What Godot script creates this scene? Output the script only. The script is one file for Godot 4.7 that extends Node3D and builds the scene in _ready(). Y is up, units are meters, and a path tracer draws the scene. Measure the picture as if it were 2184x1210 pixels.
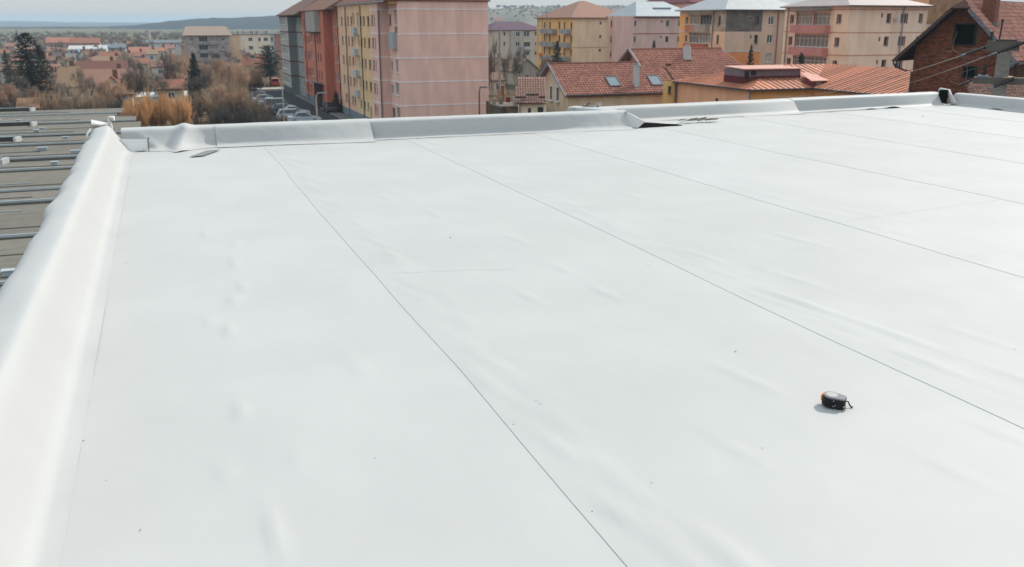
extends Node3D
# A white membrane roof on a bright early spring day, apartment blocks and a small town behind it.
# Plan: x runs to the right along the roof's back edge, -z runs away from the viewer, y = 0 is the roof deck.

const GY := -11.5            # street level
var M := {}
var used := {}
var meshes := {}
var noise := FastNoiseLite.new()
var rng := RandomNumberGenerator.new()


class Sh:                    # collects faces; corners are given counter-clockwise as seen from outside
	var v := PackedVector3Array()
	var n := PackedVector3Array()
	var c := PackedColorArray()
	var i := PackedInt32Array()

	func tri(p: Vector3, q: Vector3, r: Vector3, col := Color.WHITE) -> void:
		var k := v.size()
		var m := (q - p).cross(r - p).normalized()
		v.append_array([p, q, r])
		n.append_array([m, m, m])
		c.append_array([col, col, col])
		i.append_array([k, k + 2, k + 1])

	func quad(p: Vector3, q: Vector3, r: Vector3, s: Vector3, col := Color.WHITE) -> void:
		var k := v.size()
		var m := (r - p).cross(s - q).normalized()
		v.append_array([p, q, r, s])
		n.append_array([m, m, m, m])
		c.append_array([col, col, col, col])
		i.append_array([k, k + 2, k + 1, k, k + 3, k + 2])

	func box(at: Vector3, size: Vector3, col := Color.WHITE, b := Basis.IDENTITY) -> void:
		var h := size / 2.0
		var p := []
		for e in 8:
			p.append(at + b * Vector3(h.x if e & 1 else -h.x, h.y if e & 2 else -h.y, h.z if e & 4 else -h.z))
		quad(p[4], p[5], p[7], p[6], col)
		quad(p[1], p[0], p[2], p[3], col)
		quad(p[0], p[4], p[6], p[2], col)
		quad(p[5], p[1], p[3], p[7], col)
		quad(p[6], p[7], p[3], p[2], col)
		quad(p[0], p[1], p[5], p[4], col)

	func bar(a: Vector3, b: Vector3, w: float, h: float, col := Color.WHITE, up := Vector3.UP) -> void:
		var d := b - a
		var z := d.normalized()
		var x := up.cross(z)
		x = Vector3.RIGHT if x.length() < 0.01 else x.normalized()
		box((a + b) / 2.0, Vector3(w, h, d.length()), col, Basis(x, z.cross(x), z))

	func tube(pts: Array, rad: Array, sides := 6, col := Color.WHITE) -> void:
		var k := v.size()
		for j in pts.size():
			var d: Vector3 = (pts[mini(j + 1, pts.size() - 1)] - pts[maxi(j - 1, 0)]).normalized()
			var x := d.cross(Vector3(0.13, 0.31, 0.94) if absf(d.z) < 0.9 else Vector3.RIGHT).normalized()
			var y := x.cross(d)
			for s in sides:
				var a := TAU * s / sides
				var o := x * cos(a) + y * sin(a)
				v.append(pts[j] + o * rad[j])
				n.append(o)
				c.append(col)
		for j in pts.size() - 1:
			for s in sides:
				var a := k + j * sides + s
				var b := k + j * sides + (s + 1) % sides
				i.append_array([a, b, a + sides, b, b + sides, a + sides])
		for e in [0, pts.size() - 1]:
			for s in range(1, sides - 1):
				var o: int = k + e * sides
				i.append_array([o, o + s, o + s + 1])

	func slab(pts: Array, thick: float, col := Color.WHITE) -> void:   # a plate: top counter-clockwise, thickness downwards along its normal
		var m: Vector3 = (pts[1] - pts[0]).cross(pts[2] - pts[0]).normalized() * thick
		var np := pts.size()
		for j in range(1, np - 1):
			tri(pts[0], pts[j], pts[j + 1], col)
			tri(pts[0] - m, pts[j + 1] - m, pts[j] - m, col)
		for j in np:
			var p: Vector3 = pts[j]
			var q: Vector3 = pts[(j + 1) % np]
			quad(p - m, q - m, q, p, col)

	func spike(a: Vector3, b: Vector3, r: float, col: Color) -> void:   # a thin twig of three faces
		var d := (b - a).normalized()
		var x := d.cross(Vector3(0.31, 0.2, 0.93)).normalized() * r
		var y := x.cross(d).normalized() * r
		var k := v.size()
		v.append_array([a + x, a - x * 0.5 + y * 0.87, a - x * 0.5 - y * 0.87, b])
		n.append_array([x.normalized(), (y - x).normalized(), (-x - y).normalized(), d])
		c.append_array([col, col, col, col])
		i.append_array([k, k + 1, k + 3, k + 1, k + 2, k + 3, k + 2, k, k + 3])

	func sheet(na: int, nb: int, f: Callable, col := Color.WHITE, flip := false) -> void:   # a smooth surface f(a, b), a and b from 0 to 1
		var k := v.size()
		for a in na + 1:
			for b in nb + 1:
				v.append(f.call(float(a) / na, float(b) / nb))
				c.append(col)
		for a in na + 1:
			for b in nb + 1:
				var da := v[k + mini(a + 1, na) * (nb + 1) + b] - v[k + maxi(a - 1, 0) * (nb + 1) + b]
				var db := v[k + a * (nb + 1) + mini(b + 1, nb)] - v[k + a * (nb + 1) + maxi(b - 1, 0)]
				var m := da.cross(db).normalized()
				n.append(-m if flip else m)
		for a in na:
			for b in nb:
				var p := k + a * (nb + 1) + b
				var q := p + nb + 1
				if flip:
					i.append_array([p, q, q + 1, p, q + 1, p + 1])
				else:
					i.append_array([p, q + 1, q, p, p + 1, q + 1])

	func mesh() -> ArrayMesh:
		var arr := []
		arr.resize(Mesh.ARRAY_MAX)
		arr[Mesh.ARRAY_VERTEX] = v
		arr[Mesh.ARRAY_NORMAL] = n
		arr[Mesh.ARRAY_COLOR] = c
		arr[Mesh.ARRAY_INDEX] = i
		var m := ArrayMesh.new()
		m.add_surface_from_arrays(Mesh.PRIMITIVE_TRIANGLES, arr)
		return m


# ---------------------------------------------------------------- naming and parenting
func thing(called: String, label: String, category: String, at := Vector3.ZERO, group := "") -> Node3D:
	var o := Node3D.new()
	name_top(o, called)
	o.position = at
	tag(o, label, category, group)
	return o

func name_top(o: Node3D, called: String) -> void:
	var k: int = used.get(called, 0)
	used[called] = k + 1
	o.name = called if k == 0 else "%s_%03d" % [called, k]
	add_child(o, true)

func tag(o: Node, label: String, category: String, group := "") -> void:
	o.set_meta("label", label)
	o.set_meta("category", category)
	if group != "":
		o.set_meta("group", group)

func raw(called: String, m: Mesh, mat: Material, parent: Node3D, at := Vector3.ZERO, b := Basis.IDENTITY) -> MeshInstance3D:
	var o := MeshInstance3D.new()
	o.mesh = m
	o.material_override = mat
	o.transform = Transform3D(b, at)
	var k := 0
	var nm := called
	while parent.has_node(nm):
		k += 1
		nm = "%s_%03d" % [called, k]
	o.name = nm
	parent.add_child(o, true)
	return o

func part(called: String, s: Sh, mat: Material, parent: Node3D, at := Vector3.ZERO, b := Basis.IDENTITY) -> MeshInstance3D:
	return raw(called, s.mesh(), mat, parent, at, b)

func single(called: String, s: Sh, mat: Material, label: String, category: String, at := Vector3.ZERO, group := "") -> MeshInstance3D:
	var o := MeshInstance3D.new()
	o.mesh = s.mesh()
	o.material_override = mat
	name_top(o, called)
	o.position = at
	tag(o, label, category, group)
	return o

func struct(called: String, s: Sh, mat: Material) -> MeshInstance3D:
	var o := MeshInstance3D.new()
	o.mesh = s.mesh()
	o.material_override = mat
	name_top(o, called)
	o.set_meta("kind", "structure")
	return o

func copy(o: Node3D, called: String, label: String, at: Vector3, turn := 0.0, size := Vector3.ONE) -> Node3D:
	var d: Node3D = o.duplicate()
	name_top(d, called)
	d.transform = Transform3D(Basis(Vector3.UP, turn).scaled_local(size), at)
	d.set_meta("label", label)
	return d

# ---------------------------------------------------------------- materials
func grain(freq: float, lo: float, hi: float, oct := 4, seed_ := 1, type := FastNoiseLite.TYPE_SIMPLEX_SMOOTH) -> NoiseTexture2D:
	var f := FastNoiseLite.new()
	f.noise_type = type
	f.seed = seed_
	f.frequency = freq
	f.fractal_octaves = oct
	var t := NoiseTexture2D.new()
	t.width = 256
	t.height = 256
	t.seamless = true
	t.noise = f
	var g := Gradient.new()
	g.set_color(0, Color(lo, lo, lo))
	g.set_color(1, Color(hi, hi, hi))
	t.color_ramp = g
	return t

func bumps(freq: float, strength: float, seed_ := 3) -> NoiseTexture2D:
	var t := grain(freq, 0, 1, 4, seed_)
	t.as_normal_map = true
	t.bump_strength = strength
	return t

func mk(key: String, rough: float, tex: Texture2D = null, scale_ := 1.0, nrm: Texture2D = null, nstr := 0.4, metal := 0.0, spec := 0.5) -> StandardMaterial3D:
	var m := StandardMaterial3D.new()
	m.vertex_color_use_as_albedo = true
	m.roughness = rough
	m.metallic = metal
	m.metallic_specular = spec
	if tex or nrm:
		m.uv1_triplanar = true
		m.uv1_world_triplanar = true
		m.uv1_scale = Vector3.ONE * scale_
	if tex:
		m.albedo_texture = tex
	if nrm:
		m.normal_enabled = true
		m.normal_texture = nrm
		m.normal_scale = nstr
	M[key] = m
	return m

func make_materials() -> void:
	var soft := grain(0.012, 0.90, 1.0, 5, 4)
	var spot := grain(0.03, 0.72, 1.0, 5, 8)
	var rustic := grain(0.05, 0.55, 1.0, 5, 11)
	var fine := bumps(0.09, 4.0)
	mk("membrane", 0.58, grain(0.01, 0.965, 1.0, 5, 21), 0.35, bumps(0.02, 2.0, 6), 0.10, 0.0, 0.4)
	mk("stucco", 0.95, soft, 0.12, null, 0.0, 0.0, 0.2)
	M.stucco.uv1_scale = Vector3(0.22, 0.05, 0.22)
	mk("stain", 0.95, spot, 0.09, null, 0.0, 0.0, 0.2)
	mk("concrete", 0.9, spot, 0.25, fine, 0.5, 0.0, 0.25)
	mk("felt", 0.9, soft, 0.3, null, 0.0, 0.0, 0.2)
	mk("tile", 0.82, grain(0.06, 0.6, 1.0, 4, 5), 0.3, fine, 0.3, 0.0, 0.3)
	mk("sheetmetal", 0.5, soft, 0.25, null, 0.0, 0.15, 0.4)
	mk("zinc", 0.4, soft, 0.3, null, 0.0, 0.2, 0.5)
	mk("wood", 0.9, rustic, 0.5, fine, 0.3, 0.0, 0.2)
	mk("brick", 0.92, rustic, 0.6, fine, 0.5, 0.0, 0.2)
	mk("frame", 0.5)
	mk("glass", 0.06, null, 1.0, null, 0.0, 0.0, 0.6)
	mk("curtain", 0.25, grain(0.04, 0.7, 1.0, 3, 31), 0.7)
	mk("paint", 0.25, null, 1.0, null, 0.0, 0.0, 0.5).clearcoat_enabled = true
	mk("rubber", 0.75, null, 1.0, null, 0.0, 0.0, 0.4)
	mk("void", 1.0, null, 1.0, null, 0.0, 0.0, 0.0)
	mk("ceramic", 0.2)
	mk("metal", 0.4, soft, 1.0, null, 0.0, 0.7)
	mk("bark", 0.95, rustic, 0.6)
	mk("twig", 0.9)
	mk("needle", 0.85)
	mk("soil", 0.97, grain(0.03, 0.45, 1.0, 6, 17), 0.06, fine, 0.5, 0.0, 0.1)
	mk("asphalt", 0.9, spot, 0.15, fine, 0.4, 0.0, 0.3)
	mk("land", 1.0, grain(0.02, 0.6, 1.0, 6, 19), 0.004, null, 0.0, 0.0, 0.0)

# ---------------------------------------------------------------- buildings
func pane_color(k: int) -> Color:
	return [Color(0.025, 0.032, 0.04), Color(0.05, 0.058, 0.065), Color(0.016, 0.02, 0.024), Color(0.09, 0.10, 0.105)][k % 4]

# kinds of window: 0 white frame, 1 brown frame, 2 glazed loggia with curtains, 3 small vent window, 4 white blind, 5 orange reveal, 6 open dark loggia
func window(parent: Node3D, at: Vector3, b: Basis, w: float, h: float, kind: int, shade: int) -> void:
	var key := "%.1f %.1f %d" % [w, h, kind]
	if not meshes.has(key):
		var f := Sh.new()
		var col: Color = [Color(0.72, 0.73, 0.72), Color(0.10, 0.055, 0.035), Color(0.62, 0.63, 0.6), Color(0.45, 0.42, 0.38), Color(0.7, 0.72, 0.72), Color(0.5, 0.47, 0.43), Color(0.25, 0.25, 0.25)][kind]
		var t := 0.07 if w > 0.7 else 0.05
		f.box(Vector3(-w / 2 + t / 2, 0, 0), Vector3(t, h, 0.07), col)
		f.box(Vector3(w / 2 - t / 2, 0, 0), Vector3(t, h, 0.07), col)
		f.box(Vector3(0, h / 2 - t / 2, 0), Vector3(w - 2 * t, t, 0.07), col)
		f.box(Vector3(0, -h / 2 + t / 2, 0), Vector3(w - 2 * t, t, 0.07), col)
		var bars := 0
		if kind == 2 or kind == 6:
			bars = maxi(1, roundi(w / 0.75)) - 1
		elif w > 0.85:
			bars = 1
		for k in bars:
			f.box(Vector3(-w / 2 + w * (k + 1) / (bars + 1), 0, 0), Vector3(t, h - 2 * t, 0.06), col)
		if kind == 2:
			f.box(Vector3(0, h * 0.18, 0.004), Vector3(w - 2 * t, 0.05, 0.05), col)
		if kind != 3:
			f.box(Vector3(0, -h / 2 - 0.03, 0.13), Vector3(w + 0.1, 0.04, 0.26), col * 0.9)
		var p := Sh.new()
		p.box(Vector3(0, 0, -0.02), Vector3(w - 2 * t + 0.01, h - 2 * t + 0.01, 0.02))
		meshes[key] = [f.mesh(), p.mesh()]
	var o := raw("window", meshes[key][0], M.frame, parent, at, b)
	var tone := pane_color(shade)
	if kind == 2:
		tone = [Color(0.34, 0.31, 0.25), Color(0.42, 0.37, 0.28), Color(0.2, 0.2, 0.18)][shade % 3]
	if kind == 4:
		tone = Color(0.5, 0.53, 0.55)
	if kind == 6:
		tone = Color(0.03, 0.028, 0.025)
	var mat := "curtain" if kind == 2 or kind == 4 else "glass"
	var mk_ := "%s %.3f" % [mat, tone.r]
	if not M.has(mk_):
		var m: StandardMaterial3D = M[mat].duplicate()
		m.vertex_color_use_as_albedo = false
		m.albedo_color = tone.linear_to_srgb()
		M[mk_] = m
	raw("pane", meshes[key][1], M[mk_], o)

# A wall from a along dir (plan), w long, from y0 to y1, with openings [u, v, w, h, kind]; windows sit back in their openings
func facade(b: Node3D, a: Vector2, dir: Vector2, w: float, y0: float, y1: float, col: Color, holes := [], mat := "stucco", reveal := Color(0, 0, 0), deep := 0.16) -> void:
	col = Color(minf(col.r * 1.42, 0.84), minf(col.g * 1.27, 0.79), minf(col.b * 1.13, 0.75))
	var s := Sh.new()
	var o := Vector3(a.x, 0, a.y) - Vector3(b.position.x, b.position.y, b.position.z)
	var d := Vector3(dir.x, 0, dir.y).normalized()
	var nn := Vector3(-d.z, 0, d.x)
	var xs := [0.0, w]
	var ys := [y0, y1]
	for h in holes:
		xs.append_array([clampf(h[0], 0, w), clampf(h[0] + h[2], 0, w)])
		ys.append_array([h[1], h[1] + h[3]])
	xs.sort()
	ys.sort()
	for j in ys.size() - 1:
		if ys[j + 1] - ys[j] < 0.001:
			continue
		var from := -1.0
		for i in xs.size():
			var solid := false
			if i < xs.size() - 1:
				if xs[i + 1] - xs[i] < 0.001:
					continue
				solid = true
				var cx: float = (xs[i] + xs[i + 1]) / 2
				var cy: float = (ys[j] + ys[j + 1]) / 2
				for h in holes:
					if cx > h[0] and cx < h[0] + h[2] and cy > h[1] and cy < h[1] + h[3]:
						solid = false
						break
			if solid and from < 0:
				from = xs[i]
			if not solid and from >= 0:
				s.quad(o + d * from + Vector3.UP * ys[j], o + d * xs[i] + Vector3.UP * ys[j], o + d * xs[i] + Vector3.UP * ys[j + 1], o + d * from + Vector3.UP * ys[j + 1], col)
				from = -1.0
	var rc := col if reveal == Color(0, 0, 0) else reveal
	var basis_ := Basis(d, Vector3.UP, nn)
	var wins := []
	for h in holes:
		var p: Vector3 = o + d * h[0] + Vector3.UP * h[1]
		var q: Vector3 = p + d * h[2]
		var up: Vector3 = Vector3.UP * h[3]
		var back := nn * -deep
		s.quad(p + back, p, p + up, p + up + back, rc)
		s.quad(q, q + back, q + up + back, q + up, rc)
		s.quad(p + back, q + back, q, p, rc)
		s.quad(p + up, q + up, q + up + back, p + up + back, rc)
		wins.append([(p + q) / 2 + up / 2 + back, h])
	part("wall", s, M[mat], b)
	for k in wins.size():
		var h: Array = wins[k][1]
		window(b, wins[k][0], basis_, h[2], h[3], h[4], rng.randi_range(0, 5))

func grid_of(us: Array, vs: Array, kind := 0) -> Array:   # us: [u, w] pairs, vs: [v, h] pairs
	var r := []
	for u in us:
		for v in vs:
			r.append([u[0], v[0], u[1], v[1], kind])
	return r

func trim(b: Node3D, called: String, a: Vector3, e: Vector3, w: float, h: float, col: Color, mat := "stucco") -> MeshInstance3D:
	var s := Sh.new()
	s.bar(a - b.position, e - b.position, w, h, col)
	return part(called, s, M[mat], b)

func hip_roof(b: Node3D, x0: float, x1: float, z0: float, z1: float, ye: float, yr: float, over: float, col: Color, along_z: bool, inset0: float, inset1: float, mat := "tile") -> MeshInstance3D:
	var s := Sh.new()
	var o := b.position
	x0 -= over
	x1 += over
	z0 -= over
	z1 += over
	var r0: Vector3
	var r1: Vector3
	if along_z:
		r0 = Vector3((x0 + x1) / 2, yr, z0 + inset0)
		r1 = Vector3((x0 + x1) / 2, yr, z1 - inset1)
	else:
		r0 = Vector3(x0 + inset0, yr, (z0 + z1) / 2)
		r1 = Vector3(x1 - inset1, yr, (z0 + z1) / 2)
	var a := Vector3(x0, ye, z0) - o
	var c := Vector3(x1, ye, z0) - o
	var d := Vector3(x1, ye, z1) - o
	var e := Vector3(x0, ye, z1) - o
	r0 -= o
	r1 -= o
	if along_z:
		s.slab([e, r1, r0, a], 0.14, col)
		s.slab([c, r0, r1, d], 0.14, col)
		s.slab([a, r0, c], 0.14, col)
		s.slab([d, r1, e], 0.14, col)
	else:
		s.slab([e, d, r1, r0], 0.14, col)
		s.slab([c, a, r0, r1], 0.14, col)
		s.slab([a, e, r0], 0.14, col)
		s.slab([d, c, r1], 0.14, col)
	return part("roof", s, M[mat], b)

# A roof slope of single tiles: o is the lower left corner, u runs along the eave, up the slope is v
func tiles(parent: Node3D, o: Vector3, u: Vector3, v: Vector3, clip: PackedVector2Array, tw: float, tl: float, col: Color, vary := 0.42) -> void:
	var s := Sh.new()
	var nn := u.cross(v).normalized()
	var lo := Vector2(1e9, 1e9)
	var hi := -lo
	for p in clip:
		lo = lo.min(p)
		hi = hi.max(p)
	var deck := []
	for p in clip:
		deck.append(o + u * p.x + v * p.y - nn * 0.02)
	s.slab(deck, 0.1, col * 0.6)
	var rows := int(ceil((hi.y - lo.y) / tl))
	var cols := int(ceil((hi.x - lo.x) / tw))
	for r in rows:
		for k in cols:
			var c2 := Vector2(lo.x + (k + 0.5) * tw, lo.y + (r + 0.5) * tl)
			if not Geometry2D.is_point_in_polygon(c2, clip):
				continue
			var t := col * (1.0 - vary / 2 + rng.randf() * vary)
			t.a = 1.0
			var l := rng.randf() * 0.008
			var p0 := o + u * (c2.x - tw / 2) + v * (c2.y - tl / 2)
			var p1 := p0 + v * (tl * 1.08)
			var ua := u * (tw * 0.28)
			var ub := u * (tw * 0.62)
			var uc := u * tw
			var lift := nn * (0.05 + l)
			var crest := nn * 0.065
			s.quad(p0 + lift, p0 + ua + lift + crest, p1 + ua + crest, p1, t)
			s.quad(p0 + ua + lift + crest, p0 + ub + lift, p1 + ub, p1 + ua + crest, t)
			s.quad(p0 + ub + lift, p0 + uc + lift, p1 + uc, p1 + ub, t)
			s.quad(p0 - nn * 0.02, p0 + ub - nn * 0.02, p0 + ub + lift, p0 + ua + lift + crest, t)
	var m := part("roof_tiles", s, M.tile, parent)
	m.set_meta("kind", "stuff")

# A small far house: ridge along x when wide is true, else along z
func house(x: float, z: float, w: float, d: float, ye: float, yr: float, roof: Color, wall: Color, wide: bool, label: String, chimney := true, group := "houses of the old town") -> void:
	var b := thing("town_house", label, "house", Vector3(x, GY, z), group)
	ye -= GY
	yr -= GY
	var s := Sh.new()
	var hw := w / 2
	var hd := d / 2
	var c := [Vector3(-hw, 0, hd), Vector3(hw, 0, hd), Vector3(hw, 0, -hd), Vector3(-hw, 0, -hd)]
	for k in 4:
		var p: Vector3 = c[k]
		var q: Vector3 = c[(k + 1) % 4]
		s.quad(p, q, q + Vector3.UP * ye, p + Vector3.UP * ye, wall)
	if wide:
		s.tri(Vector3(-hw, ye, -hd), Vector3(-hw, ye, hd), Vector3(-hw, yr - 0.1, 0), wall)
		s.tri(Vector3(hw, ye, hd), Vector3(hw, ye, -hd), Vector3(hw, yr - 0.1, 0), wall)
	else:
		s.tri(Vector3(-hw, ye, hd), Vector3(hw, ye, hd), Vector3(0, yr - 0.1, hd), wall)
		s.tri(Vector3(hw, ye, -hd), Vector3(-hw, ye, -hd), Vector3(0, yr - 0.1, -hd), wall)
	part("wall", s, M.stucco, b)
	var r := Sh.new()
	var e := 0.4
	var drop := ye - 0.25
	if wide:
		r.slab([Vector3(-hw - e, drop, hd + e), Vector3(hw + e, drop, hd + e), Vector3(hw + e, yr, 0), Vector3(-hw - e, yr, 0)], 0.15, roof)
		r.slab([Vector3(hw + e, drop, -hd - e), Vector3(-hw - e, drop, -hd - e), Vector3(-hw - e, yr, 0), Vector3(hw + e, yr, 0)], 0.15, roof)
	else:
		r.slab([Vector3(hw + e, drop, hd + e), Vector3(hw + e, drop, -hd - e), Vector3(0, yr, -hd - e), Vector3(0, yr, hd + e)], 0.15, roof)
		r.slab([Vector3(-hw - e, drop, -hd - e), Vector3(-hw - e, drop, hd + e), Vector3(0, yr, hd + e), Vector3(0, yr, -hd - e)], 0.15, roof)
	var rr := part("roof", r, M.tile, b)
	if chimney:
		var ch := Sh.new()
		ch.box(Vector3(hw * 0.4, yr + 0.1, -0.5) if wide else Vector3(0.5, yr + 0.1, hd * 0.3), Vector3(0.7, 1.5, 0.7), Color(0.32, 0.17, 0.12))
		part("chimney", ch, M.brick, rr)
	var n := maxi(1, int(w / 3.5))
	for k in n:
		window(b, Vector3(-hw + w * (k + 0.5) / n, maxf(1.6, ye - 1.4), hd + 0.03), Basis.IDENTITY, 1.0, 1.2, 1 if k % 3 == 1 else 0, k)

# ---------------------------------------------------------------- plants
func conifer(h: float, r: float, col: Color, bare_stem := 0.08, layers := 26, droop := 0.25, taper := 0.75) -> Node3D:
	var b := Node3D.new()
	var t := Sh.new()
	t.tube([Vector3.ZERO, Vector3(0.05, h * 0.5, 0), Vector3(0, h * 0.97, 0.03)], [h * 0.022, h * 0.013, 0.02], 7, Color(0.06, 0.045, 0.035))
	var s := Sh.new()
	for l in layers:
		var f := float(l) / (layers - 1)
		var y := h * lerpf(bare_stem, 0.97, f)
		var len_ := r * (pow(1.0 - f, taper) if taper > 0.0 else sqrt(maxf(0.02, 1.0 - pow((f - 0.3) / 0.72, 2.0)))) * rng.randf_range(0.7, 1.15) + 0.15
		var nb := int(lerpf(9, 4, f))
		for k in nb:
			var a := TAU * (k + rng.randf()) / nb
			var ln := len_ * rng.randf_range(0.55, 1.15)
			var dir := Vector3(cos(a), rng.randf_range(-droop, 0.12) + f * 0.5, sin(a))
			var tip := Vector3(0, y, 0) + dir * ln
			t.spike(Vector3(0, y, 0), tip, 0.035, Color(0.06, 0.045, 0.035))
			var tufts := maxi(3, int(ln / 0.28))
			for q in tufts:
				var g := (q + 0.6) / tufts
				var at := Vector3(0, y, 0).lerp(tip, g) - Vector3.UP * g * g * ln * 0.12
				for m in 6:
					var d2 := (dir * 0.7 + Vector3(rng.randf_range(-1, 1), rng.randf_range(-0.9, 0.5), rng.randf_range(-1, 1))).normalized() * rng.randf_range(0.22, 0.5)
					var side := d2.cross(Vector3(rng.randf() - 0.5, 1, rng.randf() - 0.5)).normalized() * rng.randf_range(0.05, 0.1)
					var tone := col * rng.randf_range(0.55, 1.5)
					tone.a = 1
					s.quad(at - side, at + d2 * 0.5 - side * 1.4, at + d2, at + side, tone)
	part("trunk", t, M.bark, b)
	part("crown", s, M.needle, b)
	return b

func grow(t: Sh, s: Sh, p: Vector3, dir: Vector3, ln: float, rad: float, level: int, spread: float, lift: float, kids: int, bark: Color, tip: Color) -> void:
	var q := p + dir * ln * 0.5 + Vector3(rng.randf_range(-0.06, 0.06), 0, rng.randf_range(-0.06, 0.06)) * ln
	var d2 := (dir + Vector3(rng.randf_range(-0.25, 0.25), lift * 0.3, rng.randf_range(-0.25, 0.25))).normalized()
	var e := q + d2 * ln * 0.5
	if level <= 1:
		s.spike(p, q, rad, tip * rng.randf_range(0.7, 1.25))
		s.spike(q - dir * ln * 0.05, e, rad * 0.8, tip * rng.randf_range(0.7, 1.25))
	else:
		t.tube([p, q, e], [rad, rad * 0.75, rad * 0.5], 5 if level > 3 else 3, bark)
	if level <= 0:
		return
	for k in kids:
		var g := rng.randf_range(0.35, 1.0)
		var at := p.lerp(q, g * 2) if g < 0.5 else q.lerp(e, g * 2 - 1)
		var side := dir.cross(Vector3(rng.randf_range(-1, 1), rng.randf_range(-1, 1), rng.randf_range(-1, 1))).normalized()
		var nd := (dir + side * spread * rng.randf_range(0.6, 1.3) + Vector3.UP * lift * rng.randf()).normalized()
		grow(t, s, at, nd, ln * rng.randf_range(0.5, 0.8), maxf(rad * 0.5, 0.016), level - 1, spread, lift, kids, bark, tip)

func bare_tree(h: float, spread: float, lift: float, stems: int, level: int, kids: int, bark: Color, tip: Color, lean := 0.2) -> Node3D:
	var b := Node3D.new()
	var t := Sh.new()
	var s := Sh.new()
	for k in stems:
		var a := TAU * (k + rng.randf() * 0.7) / stems
		var dir := Vector3(cos(a) * lean, 1, sin(a) * lean).normalized()
		var base := Vector3(cos(a), 0, sin(a)) * (0.0 if stems == 1 else h * 0.16 * rng.randf())
		grow(t, s, base, dir, h * (rng.randf_range(0.4, 0.5) if stems < 5 else rng.randf_range(0.2, 0.5)), h * (0.018 if stems == 1 else 0.008), level, spread, lift, kids, bark, tip)
	var bx := Vector3.ONE * 0.01
	for p in s.v:
		bx = bx.max(Vector3(absf(p.x), p.y, absf(p.z)))
	var k2 := h / bx.y
	for q in [t, s]:
		for j in q.v.size():
			q.v[j] = q.v[j] * k2
	part("trunk", t, M.bark, b)
	part("crown", s, M.twig, b)
	b.set_meta("half", maxf(bx.x, bx.z) * k2)
	b.set_meta("tall", h)
	return b

func plant(proto: Node3D, called: String, label: String, category: String, group: String, x: float, z: float, h: float, w: float, ground := GY) -> void:
	var d: Node3D = proto.duplicate()
	d.remove_meta("half")
	d.remove_meta("tall")
	name_top(d, called)
	tag(d, label, category, group)
	var ky: float = h / proto.get_meta("tall")
	var kx: float = w / 2.0 / proto.get_meta("half") if w > 0 else ky
	d.transform = Transform3D(Basis(Vector3.UP, rng.randf() * TAU).scaled_local(Vector3(kx, ky, kx)), Vector3(x, ground, z))

# ---------------------------------------------------------------- the white roof
const SEAMS := [-0.44, 1.19, 3.16, 5.11, 7.25, 9.37, 11.45, 13.25, 14.85]
const DENTS := [   # x, z, half length along the slant, half width, height, turn
	[0.28, -5.42, 0.10, 0.035, 0.010, 0.1], [0.21, -4.85, 0.11, 0.03, 0.011, 0.0], [0.18, -3.75, 0.12, 0.03, 0.010, 0.0], [0.08, -3.2, 0.09, 0.035, 0.006, 0.0],
	[0.20, -2.7, 0.17, 0.022, 0.012, 0.05], [0.35, -5.71, 0.13, 0.03, 0.009, 0.1], [0.35, -6.33, 0.16, 0.03, 0.008, 0.05], [0.21, -7.3, 0.12, 0.035, 0.008, 0.0],
	[0.20, -8.28, 0.14, 0.035, 0.007, 0.0], [0.34, -3.21, 0.08, 0.025, 0.005, 0.0], [0.12, -5.05, 0.10, 0.03, 0.006, 0.1], [0.40, -6.9, 0.11, 0.03, 0.006, 0.0],
	[1.95, -4.84, 0.16, 0.03, 0.009, 0.5], [2.42, -4.76, 0.19, 0.028, 0.010, 0.4], [2.40, -5.36, 0.15, 0.035, 0.008, 0.4], [1.41, -6.14, 0.20, 0.04, 0.009, 0.3],
	[2.42, -6.29, 0.18, 0.03, 0.007, 0.5], [1.88, -8.36, 0.15, 0.04, 0.007, 0.3], [2.42, -3.27, 0.22, 0.03, 0.008, 0.5], [1.95, -2.68, 0.16, 0.025, 0.006, 0.5],
	[1.32, -2.92, 0.14, 0.03, 0.007, 0.3], [1.26, -3.77, 0.22, 0.045, 0.008, 0.3], [1.30, -2.41, 0.10, 0.03, 0.010, 0.4], [4.43, -5.53, 0.30, 0.04, 0.008, 0.5],
	[1.52, -2.05, 0.2, 0.04, 0.010, 0.3], [1.45, -4.55, 0.16, 0.04, 0.007, 0.3], [3.42, -4.2, 0.34, 0.035, 0.011, 0.35], [3.52, -3.55, 0.30, 0.03, 0.011, 0.4],
	[3.36, -3.1, 0.22, 0.03, 0.010, 0.4], [3.48, -5.3, 0.25, 0.035, 0.009, 0.3], [3.72, -4.6, 0.3, 0.03, 0.007, 0.5], [5.35, -7.1, 0.3, 0.04, 0.008, 0.4],
	[5.6, -6.1, 0.35, 0.035, 0.009, 0.5], [2.1, -7.4, 0.2, 0.04, 0.006, 0.2], [4.1, -7.6, 0.25, 0.04, 0.006, 0.4], [0.75, -4.1, 0.2, 0.05, 0.005, 0.2],
	[3.05, -2.35, 0.2, 0.03, 0.008, 0.4], [2.6, -2.25, 0.18, 0.03, 0.006, 0.5], [3.62, -2.75, 0.25, 0.03, 0.010, 0.4], [3.9, -3.3, 0.3, 0.03, 0.007, 0.5]]

func seam_at(k: int, z: float) -> float:
	if k == 0 or k == SEAMS.size() - 1:
		return SEAMS[k]
	return SEAMS[k] + noise.get_noise_2d(z * 22.0, k * 900.0) * 0.026

func back_edge(x: float) -> float:
	return -12.8 if x < 6.85 else -13.6 - (x - 7.4) * 0.0766

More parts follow.
